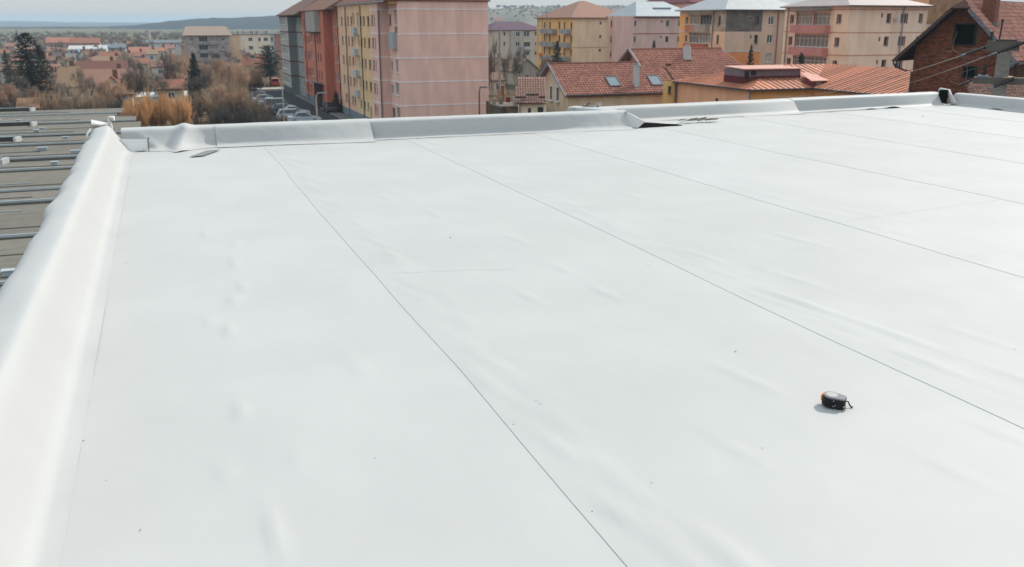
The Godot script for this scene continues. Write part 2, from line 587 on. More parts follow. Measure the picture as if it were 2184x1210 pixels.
func deck_height(x: float, z: float, k: int) -> float:
	var y := noise.get_noise_2d(x * 45.0, z * 30.0) * 0.006 + noise.get_noise_2d(x * 260.0 + 500, z * 130.0) * 0.0012
	for j in [k, k + 1]:
		var dx := x - seam_at(j, z)
		var near := exp(-pow((dx - 0.19) / 0.11, 2.0))
		if near > 0.01 and j > 0:
			y += near * (noise.get_noise_2d(x * 700.0 - z * 150.0, z * 120.0 + j * 333.0) * 0.0058 + 0.002)
	for d in DENTS:
		var ex: float = x - d[0]
		var ez: float = z - d[1]
		if absf(ex) > 0.8 or absf(ez) > 0.8:
			continue
		var w: float = d[5] * -0.35
		var a: float = ex * cos(w) + ez * sin(w)
		var b: float = -ex * sin(w) + ez * cos(w)
		var q: float = a * a / (d[3] * d[3]) + b * b / (d[2] * d[2])
		if q < 9.0:
			y += d[4] * 0.85 * exp(-q)
	return y

func build_roof() -> void:
	var roof := Node3D.new()
	name_top(roof, "flat_roof")
	roof.set_meta("kind", "structure")
	var white := Color(0.412, 0.422, 0.412)
	for k in SEAMS.size() - 1:
		var s := Sh.new()
		var f := func(a: float, b: float) -> Vector3:
			var zb := back_edge(lerpf(SEAMS[k], SEAMS[k + 1], b))
			var z := lerpf(4.0, -2.0, a / 0.12) if a < 0.12 else lerpf(-2.0, zb, (a - 0.12) / 0.88)
			var l := seam_at(k, z)
			var r := seam_at(k + 1, z) + 0.05
			var x := lerpf(l, r, b)
			var lap := 0.0010 * exp(-(x - l) / 0.09) - 0.0009 * smoothstep(r - 0.16, r - 0.05, x)
			return Vector3(x, deck_height(x, z, k) + lap, z)
		s.sheet(330 if k < 4 else 150, 66 if k < 3 else 44, f, white * (1.0 - 0.012 * (k % 3)), true)
		var strip := part("membrane_strip", s, M.membrane, roof)
		if k > 0:
			var e := Sh.new()
			var n := 300
			for j in n:
				var p := []
				for q in [j, j + 1]:
					var z := lerpf(3.9, back_edge(SEAMS[k]) + 0.16, float(q) / n)
					var x := seam_at(k, z)
					var y := deck_height(x, z, k)
					var w := 0.0006 + 0.0004 * noise.get_noise_2d(z * 300.0, k * 50.0)
					p.append_array([Vector3(x - 0.0002 - w, y - 0.0008, z), Vector3(x + 0.0004, y + 0.0012, z)])
				e.quad(p[0], p[1], p[3], p[2], Color(0.30, 0.305, 0.31))
			part("seam_edge", e, M.rubber, strip)
	# faint joints between the ends of two rolls
	for j in [[1.3, -5.65, 2.1, -5.48], [5.2, -5.9, 7.2, -6.17], [3.2, -9.9, 5.1, -9.7]]:
		var e := Sh.new()
		var n := 40
		for q in n:
			var p := []
			for r in [q, q + 1]:
				var x := lerpf(j[0], j[2], float(r) / n)
				var z := lerpf(j[1], j[3], float(r) / n) + noise.get_noise_2d(x * 200.0, 7.0) * 0.01
				var y := deck_height(x, z, 0 if x < 1.19 else (1 if x < 3.16 else (2 if x < 5.11 else 3)))
				p.append_array([Vector3(x, y + 0.001, z), Vector3(x, y + 0.0011, z - 0.0025)])
			e.quad(p[0], p[2], p[3], p[1], Color(0.40, 0.41, 0.40))
		part("roll_joint", e, M.membrane, roof)
	var w := Sh.new()
	var low := GY
	var wall := Color(0.5, 0.5, 0.48)
	var c := [Vector3(-0.9, 0, 4.2), Vector3(15.1, 0, 4.2), Vector3(15.1, 0, -14.3), Vector3(6.8, 0, -13.75), Vector3(6.7, 0, -13.05), Vector3(-0.9, 0, -13.05)]
	for k in c.size():
		var p: Vector3 = c[k]
		var q: Vector3 = c[(k + 1) % c.size()]
		w.quad(Vector3(p.x, low, p.z), Vector3(q.x, low, q.z), q - Vector3.UP * 0.1, p - Vector3.UP * 0.1, wall)
	part("wall", w, M.stucco, roof)

func profile(pts: Array, b: float) -> Vector2:
	var t := b * (pts.size() - 1)
	var k := mini(int(t), pts.size() - 2)
	var p0: Vector2 = pts[maxi(k - 1, 0)]
	var p3: Vector2 = pts[mini(k + 2, pts.size() - 1)]
	return pts[k].cubic_interpolate(pts[k + 1], p0, p3, t - k)

const LOW_WALL := [Vector2(-0.17, 0.0045), Vector2(-0.10, 0.008), Vector2(-0.04, 0.017), Vector2(-0.008, 0.04), Vector2(0.012, 0.10), Vector2(0.034, 0.17), Vector2(0.054, 0.222), Vector2(0.08, 0.25), Vector2(0.13, 0.262), Vector2(0.2, 0.264), Vector2(0.29, 0.26), Vector2(0.345, 0.235), Vector2(0.365, 0.15), Vector2(0.37, -0.05), Vector2(0.37, -0.5)]

# one length of membrane over a low parapet: from p to q along its inner foot, away = horizontal direction out of the roof
func cover(parent: Node3D, p: Vector3, q: Vector3, away: Vector3, shape: Callable, flip: bool) -> MeshInstance3D:
	var s := Sh.new()
	var ln := p.distance_to(q)
	var f := func(a: float, b: float) -> Vector3:
		var v := profile(LOW_WALL, b)
		v = shape.call(a * ln, v)
		return p.lerp(q, a) + away * v.x + Vector3.UP * v.y
	s.sheet(maxi(24, int(ln * 36)), 56, f, Color(0.412, 0.422, 0.412), flip)
	return part("membrane_cover", s, M.membrane, parent)

func dark_gap(parent: Node3D, p: Vector3, along: Vector3, ln: float, h: float) -> void:   # upright black face: underlay and the shade under the raised edge, painted in
	var s := Sh.new()
	var away := Vector3.UP.cross(along).normalized()
	var n := 12
	for k in n:
		var a := float(k) / n
		var b := float(k + 1) / n
		var ya := h * sin(a * PI)
		var yb := h * sin(b * PI)
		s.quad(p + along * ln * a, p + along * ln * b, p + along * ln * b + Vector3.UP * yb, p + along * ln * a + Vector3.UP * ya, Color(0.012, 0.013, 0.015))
	part("underlay_gap_shade", s, M.void, parent)

func build_parapets() -> void:
	# left
	var left := thing("parapet_wall", "wide rounded white membrane parapet running along the left edge of the roof", "parapet", Vector3(-0.44, 0, 0), "membrane covered parapets round the roof")
	var lp := [Vector2(-0.004, 0.003), Vector2(0.03, 0.006), Vector2(0.068, 0.014), Vector2(0.102, 0.042), Vector2(0.135, 0.105), Vector2(0.172, 0.19), Vector2(0.202, 0.255), Vector2(0.23, 0.291), Vector2(0.265, 0.305), Vector2(0.34, 0.294), Vector2(0.41, 0.272), Vector2(0.46, 0.23), Vector2(0.482, 0.14), Vector2(0.48, 0.0), Vector2(0.47, -0.4)]
	var s := Sh.new()
	var f := func(a: float, b: float) -> Vector3:
		var z := lerpf(4.0, -12.62, a)
		var v := profile(lp, b)
		var o := smoothstep(0.3, 0.46, v.x)
		v.x += o * (0.030 * noise.get_noise_2d(z * 75.0, 10.0) + 0.009 * noise.get_noise_2d(z * 260.0, 40.0))
		v.y += 0.007 * noise.get_noise_2d(z * 40.0, 90.0) * smoothstep(0.1, 0.25, v.y) + 0.003 * noise.get_noise_2d(z * 160.0, v.x * 300.0)
		var end := smoothstep(-12.0, -12.62, z)
		v.x -= end * 0.06 * (1.0 - smoothstep(0.05, 0.3, v.y)) * 1.2
		v.y += end * 0.03 * smoothstep(0.15, 0.3, v.y)
		return Vector3(-v.x, v.y, z)
	s.sheet(340, 60, f, Color(0.412, 0.422, 0.412), false)
	part("membrane_cover", s, M.membrane, left)
	var cap := Sh.new()
	var c0: Vector3 = Vector3(-0.3, -0.1, -12.62)
	for k in 60:
		cap.tri(c0, f.call(1.0, k / 60.0), f.call(1.0, (k + 1) / 60.0), Color(0.412, 0.422, 0.412))
	part("end_cap", cap, M.membrane, left)
	# back, nearer length: three lengths of membrane
	var back := thing("parapet_wall", "low white parapet along the back edge, with a tent-like fold near its left end", "parapet", Vector3(-0.55, 0, -12.72), "membrane covered parapets round the roof")
	var x0 := -0.55
	var w1 := func(a: float, v: Vector2) -> Vector2:
		var x := x0 + a
		var g := clampf(v.y / 0.26, 0, 1)
		var foot := pow(1.0 - g, 1.4)
		var xr := lerpf(0.10, 0.25, g)
		var d := x - xr
		var fold := smoothstep(-0.15, 0.0, d) if d < 0.0 else pow(maxf(0.0, 1.0 - d / lerpf(0.52, 0.14, g)), 1.5)
		if v.x < 0.2:
			v.x -= foot * (0.09 * smoothstep(-0.5, -0.1, x) * (1.0 - smoothstep(-0.1, 0.4, x)) + 0.27 * fold) + 0.045 * fold * smoothstep(0.1, 0.8, g)
			v.x -= 0.03 * exp(-pow((x + 0.1 + g * 0.3) / 0.07, 2.0)) * (1.0 - g)
		v.y += 0.034 * exp(-pow((x - 0.23) / 0.08, 2.0)) * smoothstep(0.7, 1.0, g)
		if v.y < 0.04:
			v.y += 0.020 * exp(-pow((x + 0.36) / 0.06, 2.0)) + 0.016 * exp(-pow((x - 0.16) / 0.08, 2.0))
		v.y += 0.004 * noise.get_noise_2d(x * 160.0, v.y * 400.0)
		return v
	cover(back, Vector3.ZERO, Vector3(1.17, 0, 0), Vector3(0, 0, -1), w1, false)
	dark_gap(back, Vector3(0.10, 0.002, 0.20), Vector3.RIGHT, 0.2, 0.028)
	dark_gap(back, Vector3(0.60, 0.002, 0.36), Vector3.RIGHT, 0.2, 0.016)
	var w2 := func(a: float, v: Vector2) -> Vector2:
		var g := clampf(v.y / 0.26, 0, 1)
		if v.x < 0.2:
			v.x -= 0.008 + pow(1.0 - g, 1.3) * (0.13 * smoothstep(0.5, 2.0, a) + 0.02)
		v.y += 0.003 * noise.get_noise_2d(a * 130.0, v.x * 300.0) + 0.002
		v.x += 0.004 * noise.get_noise_2d(a * 420.0, v.y * 500.0 + 50.0)
		return v
	cover(back, Vector3(1.16, 0, 0), Vector3(3.25, 0, 0), Vector3(0, 0, -1), w2, false)
	var w3 := func(a: float, v: Vector2) -> Vector2:
		var g := clampf(v.y / 0.26, 0, 1)
		if v.x < 0.2:
			v.x += (1.0 - g) * 0.03 * (1.0 - smoothstep(1.5, 3.5, a)) - pow(1.0 - g, 1.6) * 0.10 * smoothstep(2.6, 4.1, a)
		v.y += 0.004 * noise.get_noise_2d(a * 100.0, 300.0 + v.x * 200.0)
		v.x += 0.004 * noise.get_noise_2d(a * 380.0, v.y * 500.0 + 90.0)
		return v
	cover(back, Vector3(3.22, 0, 0), Vector3(7.32, 0, 0.02), Vector3(0, 0, -1), w3, false)
	# the loose end of that cover, folded down to the roof in front of the recess
	var flap := thing("loose_membrane_flap", "loose white membrane end folded down over a dark hollow at the back edge's step", "membrane flap", Vector3(6.74, 0, -12.72))
	var fs := Sh.new()
	var ff := func(a: float, b: float) -> Vector3:
		var top := Vector3(0.0, 0.262, -0.36).lerp(Vector3(0.0, 0.25, -0.02), b)
		var low := Vector3(0.62, 0.02, -0.52).lerp(Vector3(0.32, 0.055 + 0.03 * b, 0.02), b)
		var p := top.lerp(low, a)
		p.y += 0.03 * sin(a * PI) * (1.0 - b) - 0.02 * sin(a * PI) * b
		return p
	fs.sheet(16, 14, ff, Color(0.412, 0.422, 0.412), true)
	fs.quad(Vector3(0.0, 0.25, -0.018), Vector3(0.0, 0.01, 0.05), Vector3(0.13, 0.012, 0.16), Vector3(0.32, 0.083, 0.022), Color(0.412, 0.422, 0.412))
	part("folded_sheet", fs, M.membrane, flap)
	var us := Sh.new()
	us.slab([Vector3(0.12, 0.075, -0.02), Vector3(0.16, 0.012, 0.13), Vector3(0.98, 0.010, 0.06), Vector3(0.95, 0.014, -0.06), Vector3(0.42, 0.06, -0.1)], 0.008, Color(0.012, 0.013, 0.015))  # black plate, the deep shade under the lifted end painted in
	part("hollow_shade", us, M.void, flap)
	var tail := Sh.new()
	tail.slab([Vector3(0.30, 0.018, -0.36), Vector3(1.15, 0.012, -0.12), Vector3(1.14, 0.012, -0.16), Vector3(0.32, 0.022, -0.46)], 0.004, Color(0.62, 0.64, 0.65))
	part("torn_strip", tail, M.membrane, flap)
	# the short return and the farther length
	var step := thing("parapet_wall", "short white parapet return joining the nearer and farther back edges", "parapet", Vector3(6.85, 0, -13.05), "membrane covered parapets round the roof")
	var w0 := func(a: float, v: Vector2) -> Vector2:
		v.y += 0.005 * noise.get_noise_2d(a * 200.0, v.x * 200.0) - 0.01 * a
		return v
	cover(step, Vector3(0.05, 0, 0.0), Vector3(-0.3, 0, -0.9), Vector3(-0.93, 0, 0.36), w0, false)
	var far := thing("parapet_wall", "farther low white parapet, set back, behind the step in the back edge", "parapet", Vector3(6.45, 0, -13.5), "membrane covered parapets round the roof")
	var fd := Vector3(1, 0, -0.0766).normalized()
	var fa := Vector3(-0.0766, 0, -1).normalized()
	var w4 := func(a: float, v: Vector2) -> Vector2:
		var g := clampf(v.y / 0.26, 0, 1)
		if v.x < 0.2:
			v.x -= pow(1.0 - g, 1.3) * 0.11 * smoothstep(2.2, 4.3, a) - 0.012 * g
		v.y = v.y * 0.9 + 0.004 * noise.get_noise_2d(a * 110.0, 600.0 + v.x * 200.0)
		return v
	cover(far, Vector3.ZERO, fd * 4.36, fa, w4, false)
	var w5 := func(a: float, v: Vector2) -> Vector2:
		var g := clampf(v.y / 0.26, 0, 1)
		if v.x < 0.2:
			v.x += (1.0 - g) * 0.03 * (1.0 - smoothstep(1.0, 3.0, a)) - pow(1.0 - g, 1.4) * 0.08 * smoothstep(2.0, 3.8, a)
		v.y = v.y * 0.92 + 0.003 * noise.get_noise_2d(a * 120.0, 800.0 + v.x * 200.0)
		if v.x < -0.05 and v.y < 0.05:
			v.y += 0.03 * exp(-pow((a - 2.28) / 0.16, 2.0)) + 0.015 * exp(-pow((a - 1.75) / 0.12, 2.0))
		return v
	cover(far, fd * 4.33, fd * 8.12, fa, w5, false)
	dark_gap(far, fd * 6.40 - fa * 0.155 + Vector3.UP * 0.003, fd, 0.46, 0.034)
	dark_gap(far, fd * 5.95 - fa * 0.155 + Vector3.UP * 0.003, fd, 0.28, 0.016)
	# right
	var right := thing("parapet_wall", "low white parapet along the right edge of the roof, running towards the viewer", "parapet", Vector3(14.72, 0, -14.05), "membrane covered parapets round the roof")
	var w6 := func(a: float, v: Vector2) -> Vector2:
		v.y = v.y * 0.86 + 0.004 * noise.get_noise_2d(a * 110.0, 1200.0 + v.x * 200.0)
		v.x += 0.004
		return v
	cover(right, Vector3(0.02, 0, -0.02), Vector3(0.09, 0, 1.42), Vector3(1, 0, 0), w6, false)
	var w7 := func(a: float, v: Vector2) -> Vector2:
		v.y = v.y * 0.86 + 0.003 * noise.get_noise_2d(a * 110.0, 1500.0 + v.x * 200.0) + 0.003
		v.x -= 0.012
		return v
	cover(right, Vector3(0.09, 0, 1.40), Vector3(0.25, 0, 17.8), Vector3(1, 0, 0), w7, false)
	dark_gap(right, Vector3(-0.05, 0.003, 0.95), Vector3(0, 0, 1), 0.4, 0.022)
	# loose corner pieces
	var cs := Sh.new()
	cs.tube([Vector3(0, 0.27, -0.25), Vector3(0.03, 0.255, -0.06), Vector3(0.03, 0.15, 0.03), Vector3(0.05, 0.05, 0.08), Vector3(0.14, 0.02, 0.16)], [0.055, 0.055, 0.05, 0.05, 0.03], 10, Color(0.412, 0.422, 0.412))
	var corner := single("corner_roll", cs, M.membrane, "upright white membrane roll in the far right roof corner beside a black slot", "corner piece", Vector3(14.62, 0, -14.02))
	var ks := Sh.new()
	ks.box(Vector3(-0.07, 0.165, -0.08), Vector3(0.13, 0.26, 0.10), Color(0.012, 0.013, 0.015))
	part("black_slot", ks, M.void, corner)
	var vs := Sh.new()
	var vf := func(a: float, b: float) -> Vector3:
		var x := -0.18 + 0.36 * a
		return Vector3(x, lerpf(0.01, 0.185 - 0.03 * a, b), 0.02 * sin(a * 5.0) + 0.05 * b * (1 - a))
	vs.sheet(12, 8, vf, Color(0.76, 0.77, 0.77))
	vs.tube([Vector3(0.185, -0.0, 0.0), Vector3(0.185, 0.15, -0.02), Vector3(0.20, 0.17, -0.02)], [0.006, 0.006, 0.012], 6, Color(0.08, 0.08, 0.085))
	single("membrane_corner_piece", vs, M.membrane, "small upright white sheet wedged between the left parapet end and the back edge", "corner piece", Vector3(-0.42, 0, -12.50))
	var bs := Sh.new()
	bs.tube([Vector3(0, 0.2, 0), Vector3(0.0, 0.30, 0.0), Vector3(-0.01, 0.36, 0), Vector3(0.01, 0.40, 0.01), Vector3(0.045, 0.395, 0.02), Vector3(0.05, 0.36, 0.02)], [0.03, 0.028, 0.022, 0.026, 0.03, 0.018], 9, Color(0.72, 0.70, 0.67))
	bs.sheet(6, 6, func(a: float, b: float) -> Vector3: return Vector3(-0.22 + 0.2 * a, 0.28 + 0.10 * b * (1 - a * 0.5), 0.03 * sin(b * 4.0)), Color(0.72, 0.70, 0.67))
	single("curled_membrane_offcut", bs, M.membrane, "curled pale membrane offcut standing up behind the far end of the left parapet", "offcut", Vector3(-0.68, 0, -12.98))
	var os := Sh.new()
	os.sheet(8, 12, func(a: float, b: float) -> Vector3: return Vector3(-0.07 - 0.07 * sin(b * 3.0) - 0.03 * a, 0.12 + 0.22 * b, -0.18 * a), Color(0.78, 0.78, 0.77))
	single("turned_up_membrane_edge", os, M.membrane, "turned up white membrane edge on the outer side of the left parapet's far end", "membrane edge", Vector3(-0.78, -0.02, -12.35))

func build_small_things() -> void:
	var gs := Sh.new()
	gs.slab([Vector3(-0.21, 0.016, 0.32), Vector3(-0.04, 0.016, 0.27), Vector3(0.19, 0.017, -0.25), Vector3(0.01, 0.017, -0.18)], 0.003, Color(0.17, 0.18, 0.18))  # thin flat grey plate, darker than the deck around it
	single("flat_grey_mark", gs, M.rubber, "narrow flat grey mark slantwise on the white roof before the parapet fold", "strip", Vector3(0.44, 0, -12.02))
	# crumpled scraps
	var cs := Sh.new()
	for k in 14:
		var a := Vector3(rng.randf_range(-0.34, 0.3), rng.randf_range(0.01, 0.03), rng.randf_range(-0.06, 0.06))
		var d := Vector3(rng.randf_range(0.06, 0.2), rng.randf_range(0, 0.03), rng.randf_range(-0.05, 0.05))
		var e := Vector3(rng.randf_range(-0.03, 0.03), rng.randf_range(0.0, 0.04), rng.randf_range(0.03, 0.08))
		cs.slab([a, a + e, a + d + e, a + d], 0.004, Color(0.50, 0.46, 0.40) * rng.randf_range(0.5, 1.2))
	single("crumpled_scraps", cs, M.rubber, "flat heap of crumpled beige scraps on the white roof near the farther parapet", "scraps", Vector3(8.18, 0.012, -13.0))
	var ds := Sh.new()
	for k in 9:
		var a := Vector3(rng.randf_range(-0.16, 0.12), rng.randf_range(0.0, 0.05), rng.randf_range(-0.05, 0.05))
		var d := Vector3(rng.randf_range(0.05, 0.14), rng.randf_range(-0.02, 0.03), rng.randf_range(-0.05, 0.05))
		var e := Vector3(rng.randf_range(-0.03, 0.03), rng.randf_range(0.01, 0.05), rng.randf_range(0.02, 0.05))
		ds.slab([a, a + e, a + d + e, a + d], 0.004, Color(0.4, 0.4, 0.39) * rng.randf_range(0.25, 1.5))
	single("dark_offcuts", ds, M.rubber, "ragged dark and white offcuts on top of the farther parapet's left end", "offcuts", Vector3(6.56, 0.235, -13.62))
	var rs := Sh.new()
	rs.tube([Vector3(0, 0.0, 0), Vector3(0.0, 0.24, 0)], [0.006, 0.006], 6, Color(0.2, 0.2, 0.2))
	rs.box(Vector3(-0.02, 0.25, 0), Vector3(0.1, 0.018, 0.03), Color(0.5, 0.5, 0.48))
	single("metal_stake", rs, M.metal, "thin upright metal stake with a crosspiece left of the stepped back parapet", "stake", Vector3(6.22, 0.0, -13.55))
	# specks
	var bits := [["leaf_scrap", 2.57, -3.6, 0.011, "dark leaf scrap on the white roof, upper left of the tape measure"], ["pebble", 1.96, -6.5, 0.012, "dark pebble alone in the second membrane strip, right of the wavy seam's top"], ["pebble", -0.35, -6.57, 0.009, "tiny dark pebble beside the left parapet, farthest back of those there"],
		["pebble", -0.43, -3.66, 0.008, "dark speck sitting on the faint seam at the foot of the left parapet"], ["pebble", -0.33, -3.28, 0.005, "tiny speck just right of the left parapet's foot seam"], ["leaf_scrap", -0.21, -2.87, 0.007, "thin dark sliver near the lower left corner of the roof"],
		["pebble", 2.05, -2.65, 0.005, "tiny dark speck below and left of the tape measure"], ["pebble", 1.22, -3.2, 0.006, "brown speck touching the right side of the long dark seam at mid length"], ["pebble", 1.225, -2.46, 0.006, "small brown crumb right beside the long seam near the bottom edge"],
		["pebble", 0.62, -3.11, 0.005, "tiny grey speck in the middle of the first wide strip"], ["pebble", 1.51, -2.56, 0.005, "tiny speck well right of the long seam, low in the second strip"], ["pebble", 3.91, -3.12, 0.006, "tiny dark speck at the right border above the second seam"],
		["pebble", 2.9, -5.0, 0.005, "tiny grey speck left of the second seam, halfway back"], ["pebble", 12.4, -12.4, 0.03, "small brown crumb far right on the roof near the right parapet"]]
	for d in bits:
		var s := Sh.new()
		var r: float = d[3] * 0.55
		if d[0] == "pebble":
			for k in 6:
				var a := TAU * k / 6
				var b := TAU * (k + 1) / 6
				var pa := Vector3(cos(a) * r * (0.8 + 0.3 * sin(k * 2.1)), 0, sin(a) * r * 0.7)
				var pb := Vector3(cos(b) * r * (0.8 + 0.3 * sin((k + 1) % 6 * 2.1)), 0, sin(b) * r * 0.7)
				s.tri(pb, pa, Vector3(r * 0.1, r * 0.8, 0), Color(0.09, 0.075, 0.06))
		else:
			s.slab([Vector3(-r, 0.002, 0), Vector3(0, 0.004, r * 0.5), Vector3(r * 1.2, 0.006, 0.1 * r), Vector3(r * 0.2, 0.003, -r * 0.4)], 0.0015, Color(0.05, 0.04, 0.03))
		single(d[0], s, M.rubber, d[4], "debris", Vector3(d[1], deck_height(d[1], d[2], 0 if d[1] < 1.19 else (1 if d[1] < 3.16 else 2)) + 0.0015, d[2]), "specks of dirt on the membrane")
	for d in [[1.41, -3.39, "short blue pen dashes on the membrane right of the long seam"], [3.0, -5.26, "faint blue pen dash on the membrane just left of the second seam"]]:
		var s := Sh.new()
		for k in 2:
			var o := Vector3(-0.012 + k * 0.004, 0, k * 0.035)
			s.slab([o + Vector3(-0.009, 0, 0.002), o + Vector3(0.009, 0.0, 0.004), o + Vector3(0.009, 0, 0.0015), o + Vector3(-0.007, 0, 0)], 0.0006, Color(0.25, 0.47, 0.66))
		single("pen_mark", s, M.rubber, d[2], "pen mark", Vector3(d[0], deck_height(d[0], d[1], 1) + 0.002, d[1]), "blue pen marks on the membrane")
	build_tape()

func build_tape() -> void:
	var t := thing("tape_measure", "black and grey pocket tape measure lying flat on the white roof", "tape measure", Vector3(2.578, 0.006, -2.878))
	t.transform = Transform3D(Basis(Vector3.UP, deg_to_rad(-50)) * Basis(Vector3(0, 0, 1), deg_to_rad(-3)).scaled_local(Vector3(1.0, 1.2, 1.05)), t.position)
	var pts := PackedVector2Array()
	for k in 40:
		var a := TAU * k / 40
		pts.append(Vector2(-0.012, 0) + Vector2(cos(a), sin(a)) * 0.037)
		pts.append(Vector2(0.035, 0.017) + Vector2(cos(a), sin(a)) * 0.013)
		pts.append(Vector2(0.036, -0.014) + Vector2(cos(a), sin(a)) * 0.012)
	var hull := Geometry2D.convex_hull(pts)
	if hull.size() > 1 and hull[0] == hull[hull.size() - 1]:
		hull.remove_at(hull.size() - 1)
	var ring := func(inset: float, y: float) -> Array:
		var r := []
		var off: Array = [hull]
		if inset > 0:
			off = Geometry2D.offset_polygon(hull, -inset)
		var poly: PackedVector2Array = off[0]
		var cc := Vector2(0.008, 0)
		for k in 56:
			var a := TAU * k / 56
			var hit := cc
			for j in poly.size():
				var x = Geometry2D.segment_intersects_segment(cc, cc + Vector2(cos(a), sin(a)) * 0.2, poly[j], poly[(j + 1) % poly.size()])
				if x != null:
					hit = x
			r.append(Vector3(hit.x, y, hit.y))
		return r
	var band := func(s: Sh, rings: Array, col: Color, cap: bool) -> void:
		for k in rings.size() - 1:
			for j in 56:
				var q := (j + 1) % 56
				s.quad(rings[k][j], rings[k + 1][j], rings[k + 1][q], rings[k][q], col)
		if cap:
			var last: Array = rings[rings.size() - 1]
			var m := Vector3(0.008, last[0].y, 0)
			for j in 56:
				s.tri(m, last[(j + 1) % 56], last[j], col)
	var body := Sh.new()
	band.call(body, [ring.call(0.004, 0.0), ring.call(0.0, 0.003), ring.call(0.0, 0.012), ring.call(0.0012, 0.013), ring.call(0.0012, 0.0145), ring.call(0.0, 0.0155), ring.call(0.0, 0.034), ring.call(0.002, 0.0365)], Color(0.012, 0.014, 0.016), false)
	for k in 9:   # grip ribs
		var a := 0.7 + k * 0.16
		var d := Vector3(cos(a), 0, sin(a))
		body.box(Vector3(-0.012, 0.018, 0) + d * 0.037, Vector3(0.003, 0.022, 0.003), Color(0.014, 0.016, 0.018), Basis(Vector3.UP, -a))
	part("case", body, M.rubber, t)
	var top := Sh.new()
	band.call(top, [ring.call(0.001, 0.0345), ring.call(0.0015, 0.0375), ring.call(0.004, 0.040)], Color(0.13, 0.145, 0.15), true)
	var plate := part("cover_plate", top, M.frame, t)
	var lab := Sh.new()
	for k in 32:
		var a := TAU * k / 32
		var b := TAU * (k + 1) / 32
		var pa := Vector3(-0.012 + cos(a) * 0.025, 0.0408, sin(a) * 0.025)
		var pb := Vector3(-0.012 + cos(b) * 0.025, 0.0408, sin(b) * 0.025)
		lab.tri(Vector3(-0.012, 0.0413, 0), pb, pa, Color(0.33, 0.32, 0.295))
		lab.quad(pb, pb * Vector3(1, 0.98, 1), pa * Vector3(1, 0.98, 1), pa, Color(0.20, 0.21, 0.21))
	part("round_label", lab, M.frame, plate)
	var bt := Sh.new()
	bt.box(Vector3(-0.049, 0.023, -0.006), Vector3(0.008, 0.024, 0.028), Color(0.75, 0.20, 0.03))
	bt.box(Vector3(-0.053, 0.026, -0.006), Vector3(0.004, 0.012, 0.02), Color(0.75, 0.20, 0.03))
	part("lock_button", bt, M.frame, t)
	var hk := Sh.new()
	hk.bar(Vector3(0.045, 0.012, 0.022), Vector3(0.052, 0.011, 0.023), 0.018, 0.002, Color(0.08, 0.08, 0.06))
	hk.bar(Vector3(0.052, 0.015, 0.023), Vector3(0.053, 0.001, 0.023), 0.018, 0.002, Color(0.05, 0.05, 0.05), Vector3.RIGHT)
	part("end_hook", hk, M.metal, t)
	var st := Sh.new()
	st.tube([Vector3(0.047, 0.025, -0.006), Vector3(0.056, 0.022, -0.016), Vector3(0.062, 0.010, -0.02), Vector3(0.070, 0.003, -0.021), Vector3(0.076, 0.003, -0.018)], [0.0022, 0.0025, 0.003, 0.003, 0.004], 7, Color(0.01, 0.01, 0.012))
	part("wrist_strap", st, M.rubber, t)
	var dots := Sh.new()
	for p in [Vector3(0.004, 0.030, 0.0372), Vector3(0.012, 0.014, 0.0368), Vector3(0.006, 0.009, 0.0372)]:
		dots.box(p, Vector3(0.005, 0.0022, 0.0012), Color(0.4, 0.42, 0.42))
	part("pale_print", dots, M.frame, t)

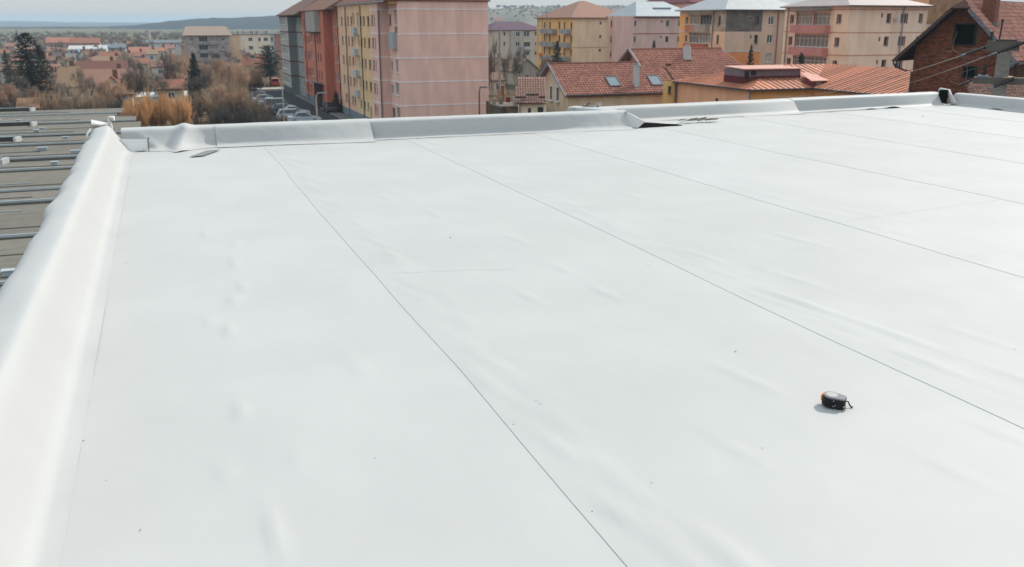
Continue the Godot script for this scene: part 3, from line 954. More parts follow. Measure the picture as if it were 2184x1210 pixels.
# ---------------------------------------------------------------- garages beside the roof
func garage(z0: float, z1: float, x0: float, x1: float, y: float, k: int, label: String) -> void:
	var b := thing("garage", label, "garage", Vector3(x1, GY, z1), "flat roofed garages in a row")
	var s := Sh.new()
	var d := z1 - z0
	var w := x1 - x0
	var h := y - GY
	s.box(Vector3(-w / 2, h / 2 - 0.15, -d / 2), Vector3(w - 0.2, h - 0.3, d - 0.06), Color(0.34, 0.31, 0.27))
	part("wall", s, M.stucco, b)
	var r := Sh.new()
	var tone := Color(0.175, 0.165, 0.14) * (0.88 + 0.16 * fmod(k * 0.37, 1.0))
	r.box(Vector3(-w / 2, h - 0.12, -d / 2), Vector3(w, 0.24, d - 0.02), tone)
	var roof := part("roof", r, M.felt, b)
	var e := Sh.new()
	var zinc := Color(0.40, 0.47, 0.50)
	e.box(Vector3(-w / 2, h + 0.015, -0.07), Vector3(w + 0.04, 0.025, 0.11), zinc)
	e.box(Vector3(-w / 2, h - 0.05, 0.015), Vector3(w + 0.04, 0.09, 0.02), zinc)
	part("edge_flashing", e, M.zinc, roof)
	if k % 3 == 0:
		var hs := Sh.new()   # near-black wall, its colour holding the shade of an open roof gap
		var hx := -w * 0.5 - 2.0 + fmod(k * 1.7, 5.0)
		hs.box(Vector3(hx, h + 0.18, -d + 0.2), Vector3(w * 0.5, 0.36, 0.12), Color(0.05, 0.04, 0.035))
		hs.box(Vector3(hx, h + 0.39, -d + 0.2), Vector3(w * 0.5 + 0.1, 0.05, 0.3), Color(0.30, 0.35, 0.37))
		part("gap_shade_wall", hs, M.zinc, roof)
		var he := Sh.new()
		he.box(Vector3(hx + w * 0.25 + 0.1, h + 0.2, -d + 0.7), Vector3(0.22, 0.4, 1.3), Color(0.52, 0.54, 0.53), Basis(Vector3.UP, -0.25))
		part("upstand_end", he, M.zinc, roof)
	var sl := Sh.new()
	sl.box(Vector3(-w / 2 - 2.0 + fmod(k * 2.3, 5.0), h + 0.02, -d * 0.3), Vector3(w * 0.7, 0.05, 0.05), Color(0.10, 0.10, 0.09))
	part("felt_lap", sl, M.felt, roof)
	if k % 2 == 0:
		var g := Sh.new()
		g.box(Vector3(-w / 2 - 1.5 + fmod(k * 1.3, 3.0), h + 0.02, -d * 0.55), Vector3(w * 0.55, 0.06, 0.13), Color(0.27, 0.31, 0.33))
		part("lap_strip", g, M.zinc, roof)
	var n := 1 + k % 3
	for j in n:
		var v := Sh.new()
		var x := -1.0 - fmod(k * 2.7 + j * 3.9, w - 3.0)
		v.box(Vector3(x, h + 0.13, -d * (0.15 + 0.3 * fmod(j * 0.6 + k * 0.21, 1.0))), Vector3(0.45 + 0.3 * (j % 2), 0.2, 0.3), Color(0.36, 0.44, 0.48))
		v.box(Vector3(x, h + 0.27, -d * (0.15 + 0.3 * fmod(j * 0.6 + k * 0.21, 1.0))), Vector3(0.52 + 0.3 * (j % 2), 0.04, 0.4), Color(0.42, 0.5, 0.53))
		part("roof_vent", v, M.zinc, roof)
	if k % 3 == 1:
		var c := Sh.new()
		var x := -w * 0.45 + fmod(k * 1.9, 4.0)
		c.bar(Vector3(x, h + 0.06, -d + 0.3), Vector3(x - 0.9, h + 0.06, -0.2), 0.3, 0.14, Color(0.5, 0.52, 0.52))
		part("upstand", c, M.zinc, roof)

# ---------------------------------------------------------------- vehicles
func car(label: String, paint: Color, x: float, z: float, turn: float, kind := 0) -> void:   # kind 0 saloon, 1 estate, 2 van, 3 hatchback
	var b := thing("parked_car", label, "car", Vector3(x, GY + 0.02, z), "cars parked along the street")
	b.rotation.y = turn
	var L: float = [4.4, 4.6, 4.5, 3.8][kind]
	var roof_y: float = [1.42, 1.46, 1.85, 1.48][kind]
	var hl := L / 2
	var low := PackedVector2Array([Vector2(-hl, 0.35), Vector2(-hl + 0.05, 0.25), Vector2(hl - 0.1, 0.22), Vector2(hl, 0.4), Vector2(hl - 0.03, 0.66), Vector2(hl - 0.25, 0.76), Vector2(hl - 1.15, 0.92), Vector2(-hl + 0.6, 0.97), Vector2(-hl + 0.08, 0.92), Vector2(-hl - 0.02, 0.6)])
	var s := Sh.new()
	var tri_ := Geometry2D.triangulate_polygon(low)
	var rings := [[0.80, 0.86], [0.86, 0.97], [0.86, 0.97], [0.80, 0.86]]
	var zs := [-0.86, -0.78, 0.78, 0.86]
	var loops := []
	for r in 4:
		var l := []
		var k: float = 0.97 if r == 0 or r == 3 else 1.0
		for p in low:
			l.append(Vector3(p.x * (0.985 if k < 1 else 1.0), 0.6 + (p.y - 0.6) * (0.9 if k < 1 else 1.0), zs[r]))
		loops.append(l)
	for r in 3:
		for j in low.size():
			var q := (j + 1) % low.size()
			s.quad(loops[r][j], loops[r][q], loops[r + 1][q], loops[r + 1][j], paint)
	for e in [0, 3]:
		for j in range(0, tri_.size(), 3):
			var p: Vector3 = loops[e][tri_[j]]
			var q: Vector3 = loops[e][tri_[j + 1]]
			var r: Vector3 = loops[e][tri_[j + 2]]
			var m := (q - p).cross(r - p).z
			if (m > 0) == (e == 3):
				s.tri(p, q, r, paint)
			else:
				s.tri(p, r, q, paint)
	part("body", s, M.paint, b)
	var g0: float = [-hl + 0.75, -hl + 0.12, -hl + 0.06, -hl + 0.15][kind]
	var g1: float = [hl - 1.15, hl - 1.2, hl - 0.95, hl - 1.05][kind]
	var t0: float = [-hl + 1.35, -hl + 0.45, -hl + 0.2, -hl + 0.5][kind]
	var t1: float = [hl - 1.95, hl - 1.95, hl - 1.6, hl - 1.75][kind]
	var g := Sh.new()
	var lo := [Vector3(g0, 0.93, 0.78), Vector3(g1, 0.88, 0.78), Vector3(g1, 0.88, -0.78), Vector3(g0, 0.93, -0.78)]
	var hi := [Vector3(t0, roof_y, 0.62), Vector3(t1, roof_y, 0.62), Vector3(t1, roof_y, -0.62), Vector3(t0, roof_y, -0.62)]
	for k in 4:
		g.quad(lo[k], lo[(k + 1) % 4], hi[(k + 1) % 4], hi[k], Color(0.02, 0.025, 0.03))
	part("window", g, M.glass, b)
	var rf := Sh.new()
	rf.box(Vector3((t0 + t1) / 2, roof_y + 0.015, 0), Vector3(t1 - t0 + 0.1, 0.05, 1.28), paint)
	for k in 4:
		rf.bar(lo[k], hi[k], 0.09, 0.07, paint)
	for sd in [-1, 1]:
		var m0 := Vector3(lerpf(g0, g1, 0.48), 0.92, 0.785 * sd)
		var m1 := Vector3(lerpf(t0, t1, 0.48), roof_y, 0.625 * sd)
		rf.bar(m0, m1, 0.09, 0.03, paint if kind == 2 else Color(0.02, 0.02, 0.02))
		rf.bar(Vector3(lerpf(g0, g1, 0.52) - 0.0, 0.98, 0.88 * sd), Vector3(g1 - 0.25, 0.98, 0.9 * sd), 0.02, 0.02, Color(0.02, 0.02, 0.02))
	part("roof", rf, M.paint, b)
	for wx in [-hl + 0.85, hl - 0.85]:
		for wz in [-0.8, 0.8]:
			var t := Sh.new()
			t.tube([Vector3(wx, 0.31, wz - 0.1), Vector3(wx, 0.31, wz + 0.1)], [0.31, 0.31], 14, Color(0.012, 0.012, 0.012))
			var wheel := part("wheel", t, M.rubber, b)
			var rm := Sh.new()
			rm.tube([Vector3(wx, 0.31, wz - 0.11), Vector3(wx, 0.31, wz + 0.11)], [0.2, 0.2], 10, Color(0.4, 0.4, 0.4))
			part("rim", rm, M.metal, wheel)
	for sd in [-1, 1]:
		var h := Sh.new()
		h.box(Vector3(hl - 0.12, 0.64, 0.62 * sd), Vector3(0.22, 0.13, 0.3), Color(0.6, 0.62, 0.62))
		part("headlight", h, M.glass, b)
		var tl := Sh.new()
		tl.box(Vector3(-hl + 0.06, 0.78, 0.68 * sd), Vector3(0.16, 0.22, 0.2), Color(0.45, 0.02, 0.015))
		part("taillight", tl, M.glass, b)

func street_lamp(label: String, x: float, z: float, top: float, arm: float, col: Color) -> void:
	var b := thing("street_lamp", label, "street lamp", Vector3(x, GY, z))
	var h := top - GY
	var s := Sh.new()
	s.tube([Vector3.ZERO, Vector3(0, h * 0.5, 0), Vector3(0, h - 0.45, 0)], [0.11, 0.085, 0.06], 8, col)
	part("pole", s, M.concrete, b)
	var a := Sh.new()
	a.tube([Vector3(0, h - 0.46, 0), Vector3(0.06, h - 0.2, 0), Vector3(0.25 * arm, h - 0.04, 0), Vector3(arm, h, 0)], [0.055, 0.05, 0.045, 0.04], 7, col)
	part("arm", a, M.concrete, b)
	var l := Sh.new()
	l.box(Vector3(arm + 0.15, h - 0.03, 0), Vector3(0.45, 0.12, 0.2), Color(0.25, 0.26, 0.27))
	l.box(Vector3(arm + 0.15, h - 0.1, 0), Vector3(0.36, 0.03, 0.16), Color(0.5, 0.5, 0.48))
	part("lamp_head", l, M.metal, b)

func insulator(b: Node3D, a: Vector3, e: Vector3, n: int, r: float) -> void:
	var s := Sh.new()
	var d := (e - a)
	var pts := []
	var rad := []
	for k in n:
		for q in [[0.0, 0.35], [0.25, 1.0], [0.55, 0.9], [0.8, 0.35]]:
			pts.append(a + d * ((k + q[0]) / n))
			rad.append(r * q[1])
	s.tube(pts, rad, 10, Color(0.022, 0.018, 0.018))
	part("insulator", s, M.ceramic, b)

func utility_pole() -> void:
	var e := Vector3(0.66, 0, 0.75)
	var f := Vector3(-0.75, 0, 0.66)
	var b := thing("utility_pole", "grey concrete utility pole with crossarms and dark ribbed insulators at the right", "utility pole", Vector3(21.02, GY, -18.5))
	var q := func(px: float, py: float, d := 0.0) -> Vector3:   # measured from the mast: millimetres right of it, height
		return e * px + Vector3.UP * (py - GY) + f * d
	var s := Sh.new()
	var bs := Basis(e, Vector3.UP, f)
	s.box(q.call(0, (GY + 0.83) / 2), Vector3(0.34, 0.83 - GY, 0.26), Color(0.30, 0.29, 0.265), bs)
	part("mast", s, M.concrete, b)
	var c := Sh.new()
	c.box(q.call(-0.06, 0.98), Vector3(0.78, 0.26, 0.3), Color(0.17, 0.16, 0.145), bs)
	part("upper_crossarm", c, M.concrete, b)
	var l := Sh.new()
	l.box(q.call(0.1, 0.08), Vector3(1.5, 0.17, 0.36), Color(0.17, 0.16, 0.145), bs)
	part("lower_crossarm", l, M.concrete, b)
	var t := Sh.new()
	t.box(q.call(0.0, 1.135), Vector3(0.5, 0.035, 0.34), Color(0.06, 0.06, 0.06), bs)
	t.tube([q.call(-0.17, 1.15), q.call(-0.155, 1.62)], [0.02, 0.02], 6, Color(0.05, 0.02, 0.03))
	t.tube([q.call(-0.155, 1.60), q.call(-0.155, 1.66)], [0.04, 0.03], 8, Color(0.03, 0.03, 0.03))
	part("iron_spike", t, M.metal, b)
	insulator(b, q.call(-0.36, 1.12), q.call(-0.36, 1.36), 5, 0.055)
	insulator(b, q.call(-0.42, 0.19), q.call(-0.42, 0.50), 5, 0.07)
	insulator(b, q.call(0.33, 0.19), q.call(0.33, 0.50), 5, 0.07)
	insulator(b, q.call(-0.42, 0.96), q.call(-0.93, 0.76, 0.25), 8, 0.05)
	insulator(b, q.call(0.42, 1.08, 0.1), q.call(-0.18, 0.82, 0.45), 10, 0.055)
	insulator(b, q.call(0.30, 0.16, 0.2), q.call(-0.14, -0.06, 0.5), 7, 0.05)
	insulator(b, q.call(-0.62, 0.10), q.call(-1.0, -0.08, 0.2), 7, 0.045)
	var k0 := Sh.new()
	k0.box(q.call(-0.44, 0.19), Vector3(0.24, 0.05, 0.2), Color(0.2, 0.3, 0.4), bs)
	part("fitting", k0, M.metal, b)
	var k1 := Sh.new()
	k1.box(q.call(0.2, 0.175), Vector3(0.3, 0.03, 0.4), Color(0.45, 0.36, 0.22), bs)
	part("fitting", k1, M.metal, b)
	var k2 := Sh.new()
	k2.box(q.call(0.2, 0.5, 0.0), Vector3(0.1, 0.1, 0.1), Color(0.12, 0.17, 0.22), bs)
	part("fitting", k2, M.metal, b)
	var k3 := Sh.new()
	k3.tube([q.call(-0.18, 0.82, 0.45), q.call(-0.3, 0.77, 0.5)], [0.03, 0.03], 8, Color(0.2, 0.25, 0.3))
	part("fitting", k3, M.metal, b)
	var k4 := Sh.new()
	k4.tube([q.call(-0.93, 0.76, 0.25), q.call(-1.02, 0.72, 0.3)], [0.03, 0.03], 8, Color(0.2, 0.25, 0.3))
	part("fitting", k4, M.metal, b)
	var k5 := Sh.new()
	k5.tube([q.call(-0.14, -0.06, 0.5), q.call(-0.26, -0.1, 0.55)], [0.025, 0.025], 8, Color(0.2, 0.25, 0.3))
	part("fitting", k5, M.metal, b)
	var ww := [[q.call(-1.02, 0.72, 0.3), Vector3(35.8 - 21.02, -2.9 - GY, -48.1 + 18.5), "upper pale power line running left from the concrete pole"],
		[q.call(-0.3, 0.77, 0.5), Vector3(37.2 - 21.02, -3.3 - GY, -47.0 + 18.5), "lower pale power line running left from the concrete pole"],
		[q.call(-0.26, -0.1, 0.55), Vector3(30 - 21.02, -3.4 - GY, -36.0 + 18.5), "lowest power line leaving the concrete pole below its lower crossarm"]]
	for w in ww:
		var r := Sh.new()
		var pts := []
		var rad := []
		for j in 21:
			var g := j / 20.0
			pts.append(w[0].lerp(w[1], g) - Vector3.UP * 0.9 * 4.0 * g * (1 - g) * 0.4)
			rad.append(lerpf(0.016, 0.008, minf(g * 6, 1)))
		r.tube(pts, rad, 5, Color(0.42, 0.38, 0.36))
		single("power_line", r, M.rubber, w[2], "power line", b.position, "power lines at the concrete pole")
	for jl in [[Vector2(-0.3, 0.77), Vector2(-0.62, 0.92), Vector2(-1.0, 0.86), Vector2(-1.05, 0.7), Vector2(-0.75, 0.66), Vector2(-0.3, 0.74)], [Vector2(-1.02, 0.72), Vector2(-1.2, 0.85), Vector2(-1.5, 0.78), Vector2(-1.52, 0.66), Vector2(-1.35, 0.64)], [Vector2(-1.0, 0.72), Vector2(-0.86, 0.45), Vector2(-0.82, 0.3), Vector2(-0.85, 0.0)], [Vector2(-0.95, -0.05), Vector2(-1.25, 0.12), Vector2(-0.8, 0.34), Vector2(-0.42, 0.46)], [Vector2(-1.2, 1.35), Vector2(-1.25, 0.9), Vector2(-1.02, 0.74)]]:
		var r := Sh.new()
		var cu := Curve3D.new()
		for j in jl.size():
			var p: Vector3 = q.call(jl[j].x, jl[j].y, 0.3)
			var a: Vector2 = jl[maxi(j - 1, 0)]
			var z: Vector2 = jl[mini(j + 1, jl.size() - 1)]
			var tg: Vector3 = (e * (z.x - a.x) + Vector3.UP * (z.y - a.y)) / 7.0
			cu.add_point(p, -tg, tg)
		var pts := []
		var rad := []
		for j in 25:
			pts.append(cu.sample_baked(cu.get_baked_length() * j / 24.0, true))
			rad.append(0.006)
		r.tube(pts, rad, 5, Color(0.14, 0.13, 0.125))
		part("jumper_wire", r, M.rubber, b)

# ---------------------------------------------------------------- the blocks
func band_lines(b: Node3D, a: Vector2, dir: Vector2, w: float, ys: Array, col: Color, h := 0.13) -> void:
	var nn := Vector3(-dir.y, 0, dir.x) * 0.015
	for y in ys:
		trim(b, "band", Vector3(a.x, y, a.y) + nn, Vector3(a.x + dir.x * w, y, a.y + dir.y * w) + nn, 0.05, h, col)

func downpipe(b: Node3D, x: float, z: float, y0: float, y1: float, col: Color) -> void:
	var s := Sh.new()
	s.tube([Vector3(x, y0, z) - b.position, Vector3(x, y1, z) - b.position], [0.07, 0.07], 7, col)
	part("downpipe", s, M.zinc, b)

func block(s_label: String, x: float, z: float) -> Node3D:
	return thing("apartment_building", s_label, "building", Vector3(x, GY, z), "apartment blocks")

func build_blocks() -> void:
	var H5 := [[1.15, 1.12], [-1.5, 1.12], [-4.15, 1.12], [-6.9, 1.12], [-9.55, 1.1]]
	# pink, yellow and beige block with the plain pink gable
	var pink := Color(0.60, 0.43, 0.40)
	var c := block("beige, yellow and pink apartment block with a plain pink gable end striped by pale bands", 24.9, -137.1)
	var beige := Color(0.60, 0.43, 0.32)
	var hb := grid_of([[2.6, 1.05], [5.0, 1.1], [7.2, 1.0], [9.5, 1.1]], H5.slice(0, 4), 1)
	hb.append_array(grid_of([[3.3, 1.0], [4.9, 1.0], [8.0, 1.0], [9.7, 1.1]], [[-9.5, 1.1]], 1))
	hb.append_array([[11.0, 1.2, 1.2, 1.5, 0], [11.2, -1.4, 1.0, 1.5, 0], [11.1, -4.2, 1.0, 1.4, 0], [11.1, -6.9, 1.0, 1.5, 0]])
	facade(c, Vector2(24.9, -137.1), Vector2(0, 1), 12.3, GY, 4.0, beige, hb)
	var yellow := Color(0.60, 0.45, 0.28)
	var hy := grid_of([[3.4, 1.1], [5.4, 1.1], [7.9, 1.3]], H5.slice(0, 4), 1)
	hy.append_array([[1.5, 1.0, 1.4, 1.75, 2], [1.5, -1.6, 1.3, 1.6, 2], [1.5, -4.3, 1.3, 1.6, 2], [1.5, -7.0, 1.3, 1.6, 2]])
	facade(c, Vector2(24.9, -124.8), Vector2(0, 1), 9.75, -8.05, 4.0, yellow, hy)
	facade(c, Vector2(24.9, -124.8), Vector2(0, 1), 9.75, GY, -8.05, Color(0.60, 0.50, 0.33), grid_of([[1.6, 1.0], [3.8, 1.0], [6.0, 0.9]], [[-9.5, 1.0]], 1) + [[7.7, -10.5, 0.8, 1.6, 1]])
	facade(c, Vector2(24.9, -115.05), Vector2(0, 1), 4.15, GY, 4.0, pink, grid_of([[0.6, 0.95], [2.1, 0.6]], [[1.2, 1.2], [-1.45, 1.15], [-4.15, 1.2], [-6.95, 1.2], [-9.5, 1.1]], 1))
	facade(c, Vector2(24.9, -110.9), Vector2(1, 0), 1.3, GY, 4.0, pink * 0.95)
	facade(c, Vector2(26.2, -110.9), Vector2(0, 1), 4.6, GY, 4.05, pink, [[0.35, 1.2, 1.1, 1.2, 1], [0.3, -1.45, 1.2, 1.2, 1], [0.3, -4.2, 1.3, 1.2, 0], [0.2, -6.9, 1.4, 1.15, 0], [0.4, -9.6, 1.5, 1.1, 1], [3.0, 0.35, 1.3, 0.65, 6], [3.0, 1.2, 1.3, 1.75, 0], [2.9, -4.2, 1.4, 1.5, 0], [2.6, -6.85, 1.7, 1.5, 0], [2.7, -9.6, 1.8, 1.35, 0]])
	facade(c, Vector2(26.2, -106.3), Vector2(1, 0), 11.1, GY, 4.05, pink)
	facade(c, Vector2(37.3, -106.3), Vector2(0, -1), 30.8, GY, 4.0, pink)
	facade(c, Vector2(37.3, -137.1), Vector2(-1, 0), 12.4, GY, 4.0, beige)
	var pale := Color(0.86, 0.80, 0.80)
	var by := [2.98, 0.22, -2.53, -5.28, -8.03]
	band_lines(c, Vector2(26.2, -106.3), Vector2(1, 0), 11.1, by, pale)
	band_lines(c, Vector2(26.2, -110.9), Vector2(0, 1), 4.6, by, pale)
	band_lines(c, Vector2(24.9, -110.9), Vector2(1, 0), 1.28, by, pale)
	band_lines(c, Vector2(24.9, -115.05), Vector2(0, 1), 4.1, by, pale)
	trim(c, "plinth", Vector3(24.89, -10.95, -137.0), Vector3(24.89, -10.95, -115.1), 0.08, 1.1, Color(0.22, 0.27, 0.30))
	var pb := Sh.new()   # enclosed balconies
	for y in [0.15, -2.6, -5.35, -8.0]:
		var pq := Sh.new()
		pq.box(Vector3(-0.25, y + 0.25 - GY, 13.1), Vector3(0.5, 0.9, 1.5), Color(0.5, 0.56, 0.58))
		part("balcony_panel", pq, M.stucco, c)
	pb.box(Vector3(1.06, -0.55 - GY, 29.1), Vector3(0.5, 1.9, 2.0), Color(0.42, 0.46, 0.45))
	part("balcony_panel", pb, M.stucco, c)
	downpipe(c, 24.8, -130.7, GY, 3.5, Color(0.16, 0.15, 0.16))
	downpipe(c, 24.8, -120.6, GY, 3.5, Color(0.13, 0.12, 0.13))
	downpipe(c, 25.0, -110.8, GY, 2.9, Color(0.10, 0.10, 0.13))
	hip_roof(c, 24.9, 37.3, -137.1, -106.3, 4.0, 7.4, 0.25, Color(0.27, 0.115, 0.085), true, 0.2, 5.5)
	trim(c, "gutter", Vector3(24.55, 3.85, -137.2), Vector3(24.55, 3.85, -106.0), 0.14, 0.14, Color(0.3, 0.3, 0.31), "zinc")
	var th := Sh.new()
	th.box(Vector3(0.9, 15.45, 29.3), Vector3(1.2, 0.75, 3.0), Color(0.62, 0.28, 0.12))
	part("stair_head", th, M.stucco, c)
	# rust red block
	var rust := Color(0.43, 0.17, 0.125)
	var b := block("rust red apartment block with a boxed in grey balcony on its top floor", 23.4, -162.7)
	var hr := grid_of([[1.3, 1.0], [4.5, 1.0], [6.3, 1.0], [12.6, 1.0], [15.0, 1.0], [17.2, 1.2]], [[0.95, 1.0], [-1.65, 1.0], [-4.25, 1.1], [-6.95, 1.1], [-9.55, 1.1]], 1)
	hr.append_array([[8.0, -1.7, 2.4, 1.6, 0], [8.2, -4.3, 2.2, 1.4, 0], [2.6, -4.3, 1.4, 1.3, 0], [8.2, -7.0, 2.2, 1.3, 0]])
	facade(b, Vector2(23.4, -162.7), Vector2(0, 1), 21.6, GY, 3.3, rust, hr)
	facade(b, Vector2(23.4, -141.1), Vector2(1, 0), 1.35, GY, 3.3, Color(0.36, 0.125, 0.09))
	facade(b, Vector2(24.75, -141.1), Vector2(0, 1), 4.0, GY, 3.4, rust, grid_of([[0.7, 1.1], [2.6, 1.2]], [[0.9, 1.1], [-1.6, 1.2], [-4.3, 1.2], [-7.0, 1.2], [-9.5, 1.1]], 0))
	facade(b, Vector2(36.0, -162.7), Vector2(-1, 0), 12.6, GY, 3.3, rust)
	facade(b, Vector2(36.0, -137.2), Vector2(0, -1), 25.5, GY, 3.3, rust)
	var bx := Sh.new()
	bx.box(Vector3(-0.42, 13.1, 14.4), Vector3(0.84, 3.0, 8.6), Color(0.40, 0.38, 0.335))
	bx.box(Vector3(-0.42, 11.5, 14.4), Vector3(0.9, 0.2, 8.8), Color(0.08, 0.07, 0.06))
	part("enclosed_balcony", bx, M.stucco, b)
	var cp := Sh.new()
	cp.bar(Vector3(-1.2, 4.1, 15.0), Vector3(-1.2, 4.1, 19.5), 2.4, 0.12, Color(0.26, 0.33, 0.38), Vector3(0.25, 1, 0))
	cp.box(Vector3(-0.6, 2.0, 17.2), Vector3(1.2, 4.0, 0.3), Color(0.12, 0.06, 0.05))
	part("entrance_canopy", cp, M.sheetmetal, b)
	trim(b, "plinth", Vector3(23.38, -10.9, -162.6), Vector3(23.38, -10.9, -141.2), 0.08, 1.2, Color(0.2, 0.22, 0.27))
	downpipe(b, 23.3, -159.0, GY, 3.2, Color(0.1, 0.09, 0.1))
	downpipe(b, 23.3, -148.9, GY, 0.1, Color(0.1, 0.09, 0.1))
	hip_roof(b, 23.4, 36.0, -162.7, -137.6, 3.3, 7.0, 0.4, Color(0.30, 0.15, 0.105), true, 0.2, 0.2)
	# grey blue block
	var grey := Color(0.24, 0.27, 0.285)
	var a := block("grey blue apartment block with dark red floor bands at the far end of the row", 22.6, -187.0)
	var ha := grid_of([[0.9, 8.6]], [[1.0, 1.2], [-1.7, 1.2], [-4.4, 1.2], [-7.1, 1.2], [-9.7, 1.1]], 2)
	facade(a, Vector2(22.6, -187.0), Vector2(0, 1), 12.0, GY, 2.75, Color(0.33, 0.35, 0.36), ha)
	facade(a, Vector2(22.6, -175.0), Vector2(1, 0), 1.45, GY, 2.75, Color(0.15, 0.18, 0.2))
	facade(a, Vector2(24.05, -175.0), Vector2(0, 1), 12.3, GY, 2.75, grey, grid_of([[1.0, 1.3], [6.0, 1.2]], [[1.0, 1.2], [-1.7, 1.2], [-4.4, 1.2], [-7.1, 1.2], [-9.7, 1.1]], 0))
	facade(a, Vector2(35.0, -187.0), Vector2(-1, 0), 12.4, GY, 2.75, grey)
	facade(a, Vector2(35.0, -162.8), Vector2(0, -1), 24.2, GY, 2.75, grey)
	var dred := Color(0.17, 0.06, 0.06)
	for y in [2.45, -0.25, -2.8, -5.45, -8.1]:
		band_lines(a, Vector2(22.6, -187.0), Vector2(0, 1), 12.0, [y], dred, 0.2)
		band_lines(a, Vector2(22.6, -175.0), Vector2(1, 0), 1.4, [y], dred, 0.2)
		band_lines(a, Vector2(24.05, -175.0), Vector2(0, 1), 12.3, [y], dred, 0.2)
	trim(a, "plinth", Vector3(22.58, -10.9, -186.9), Vector3(22.58, -10.9, -175.1), 0.08, 1.2, Color(0.1, 0.12, 0.13))
	hip_roof(a, 22.6, 35.0, -187.0, -162.9, 2.75, 6.8, 0.5, Color(0.26, 0.15, 0.11), true, 6.0, 0.2)
	var ac := Sh.new()
	ac.box(Vector3(5.6, 18.6, 14.0), Vector3(0.8, 1.6, 0.8), Color(0.36, 0.18, 0.12))
	part("chimney", ac, M.brick, a)
	# orange block with balconies and a cream gable
	var d := block("orange balconied apartment block with a plain cream gable and a brown hipped roof", 80.4, -196.0)
	var orange := Color(0.62, 0.39, 0.17)
	var hd := grid_of([[4.1, 0.8], [7.0, 0.9], [12.2, 0.9], [14.9, 0.8], [18.3, 0.9]], [[0.2, 1.3], [-2.5, 1.3], [-5.2, 1.3], [-7.9, 1.3]], 1)
	facade(d, Vector2(80.4, -196.0), Vector2(0, 1), 19.5, GY, 2.4, orange, hd)
	facade(d, Vector2(80.4, -176.5), Vector2(1, 0), 8.1, GY, 2.5, Color(0.60, 0.50, 0.37), [[6.1, 0.95, 0.5, 0.6, 3], [6.1, -1.75, 0.5, 0.65, 3], [6.1, -4.5, 0.5, 0.6, 3]])
	facade(d, Vector2(92.5, -196.0), Vector2(-1, 0), 12.1, GY, 2.4, orange)
	trim(d, "band", Vector3(80.4, -3.55, -176.48), Vector3(88.5, -3.55, -176.48), 0.06, 0.1, Color(0.42, 0.36, 0.27))
	for y in [-0.75, -3.5, -6.25]:
		for u in [[-192.0, -184.6], [-180.8, -177.2]]:
			var s := Sh.new()
			s.box(Vector3(-0.55, y - GY - 0.06, (u[0] + u[1]) / 2 + 196.0), Vector3(1.1, 0.14, u[1] - u[0]), Color(0.4, 0.36, 0.3))
			s.box(Vector3(-1.08, y - GY + 0.4, (u[0] + u[1]) / 2 + 196.0), Vector3(0.06, 0.85, u[1] - u[0]), Color(0.33, 0.33, 0.31))
			s.box(Vector3(-0.55, y - GY + 0.4, u[1] + 196.0 - 0.03), Vector3(1.0, 0.85, 0.06), Color(0.33, 0.33, 0.31))
			part("balcony", s, M.stucco, d)
	hip_roof(d, 80.4, 94.0, -196.0, -176.5, 2.4, 5.9, 0.6, Color(0.42, 0.235, 0.165), false, 6.5, 7.0)
	# lilac block with pale metal roof
	var e := block("lilac and rose apartment block under a pale bluish metal roof, behind the tiled houses", 76.2, -142.5)
	var lil := Color(0.47, 0.375, 0.37)
	var he := grid_of([[0.2, 0.45], [6.4, 0.65], [8.8, 0.45]], [[0.75, 1.05], [-1.9, 1.05], [-4.6, 1.05]], 0)
	he.append_array(grid_of([[5.3, 0.35]], [[1.4, 0.4], [-1.2, 0.4], [-3.9, 0.4]], 3))
	facade(e, Vector2(76.2, -142.5), Vector2(1, 0), 9.6, GY, 2.5, lil, he)
	facade(e, Vector2(75.4, -150.5), Vector2(1, 0), 3.3, GY, 2.6, Color(0.58, 0.45, 0.38), grid_of([[0.6, 0.35]], [[0.7, 1.1], [-1.95, 1.1], [-4.5, 1.0]], 1) + grid_of([[1.1, 2.0]], [[0.6, 1.2], [-2.1, 1.4], [-4.9, 1.3]], 2))
	facade(e, Vector2(76.2, -150.5), Vector2(0, 1), 8.0, GY, 2.5, lil)
	facade(e, Vector2(85.8, -142.5), Vector2(0, -1), 12.0, GY, 2.5, lil)
	band_lines(e, Vector2(76.2, -142.5), Vector2(1, 0), 9.6, [2.22, -0.4, -3.1], Color(0.3, 0.08, 0.07), 0.12)
	for y in [-0.6, -3.3, -6.0]:
		var ep := Sh.new()
		ep.box(Vector3(1.0, y + 0.5 - GY, -7.7), Vector3(1.7, 1.0, 0.5), Color(0.62, 0.34, 0.29))
		part("balcony_panel", ep, M.stucco, e)
	hip_roof(e, 76.9, 88.5, -153.0, -142.5, 2.5, 5.0, 0.5, Color(0.37, 0.41, 0.42), false, 3.0, 4.0, "sheetmetal")
	var es := Sh.new()
	es.box(Vector3(6.8, 15.0, -3.0), Vector3(3.4, 0.9, 1.6), Color(0.2, 0.27, 0.32))
	part("roof_hatch", es, M.sheetmetal, e)
	# orange and grey block with loggias
	var f := block("orange block with glazed loggias and a bare dark grey wall patch", 71.2, -119.0)
	var hf := [[1.5, 1.2, 0.8, 1.1, 0], [1.6, -1.25, 0.7, 1.0, 0], [1.6, -3.9, 0.7, 1.0, 0], [10.0, 1.15, 0.6, 1.15, 1], [9.8, -1.3, 0.6, 1.15, 1], [9.8, -4.0, 0.6, 1.15, 1]]
	facade(f, Vector2(71.2, -119.0), Vector2(0, 1), 2.6, GY, 3.1, Color(0.68, 0.34, 0.13), hf.slice(0, 3))
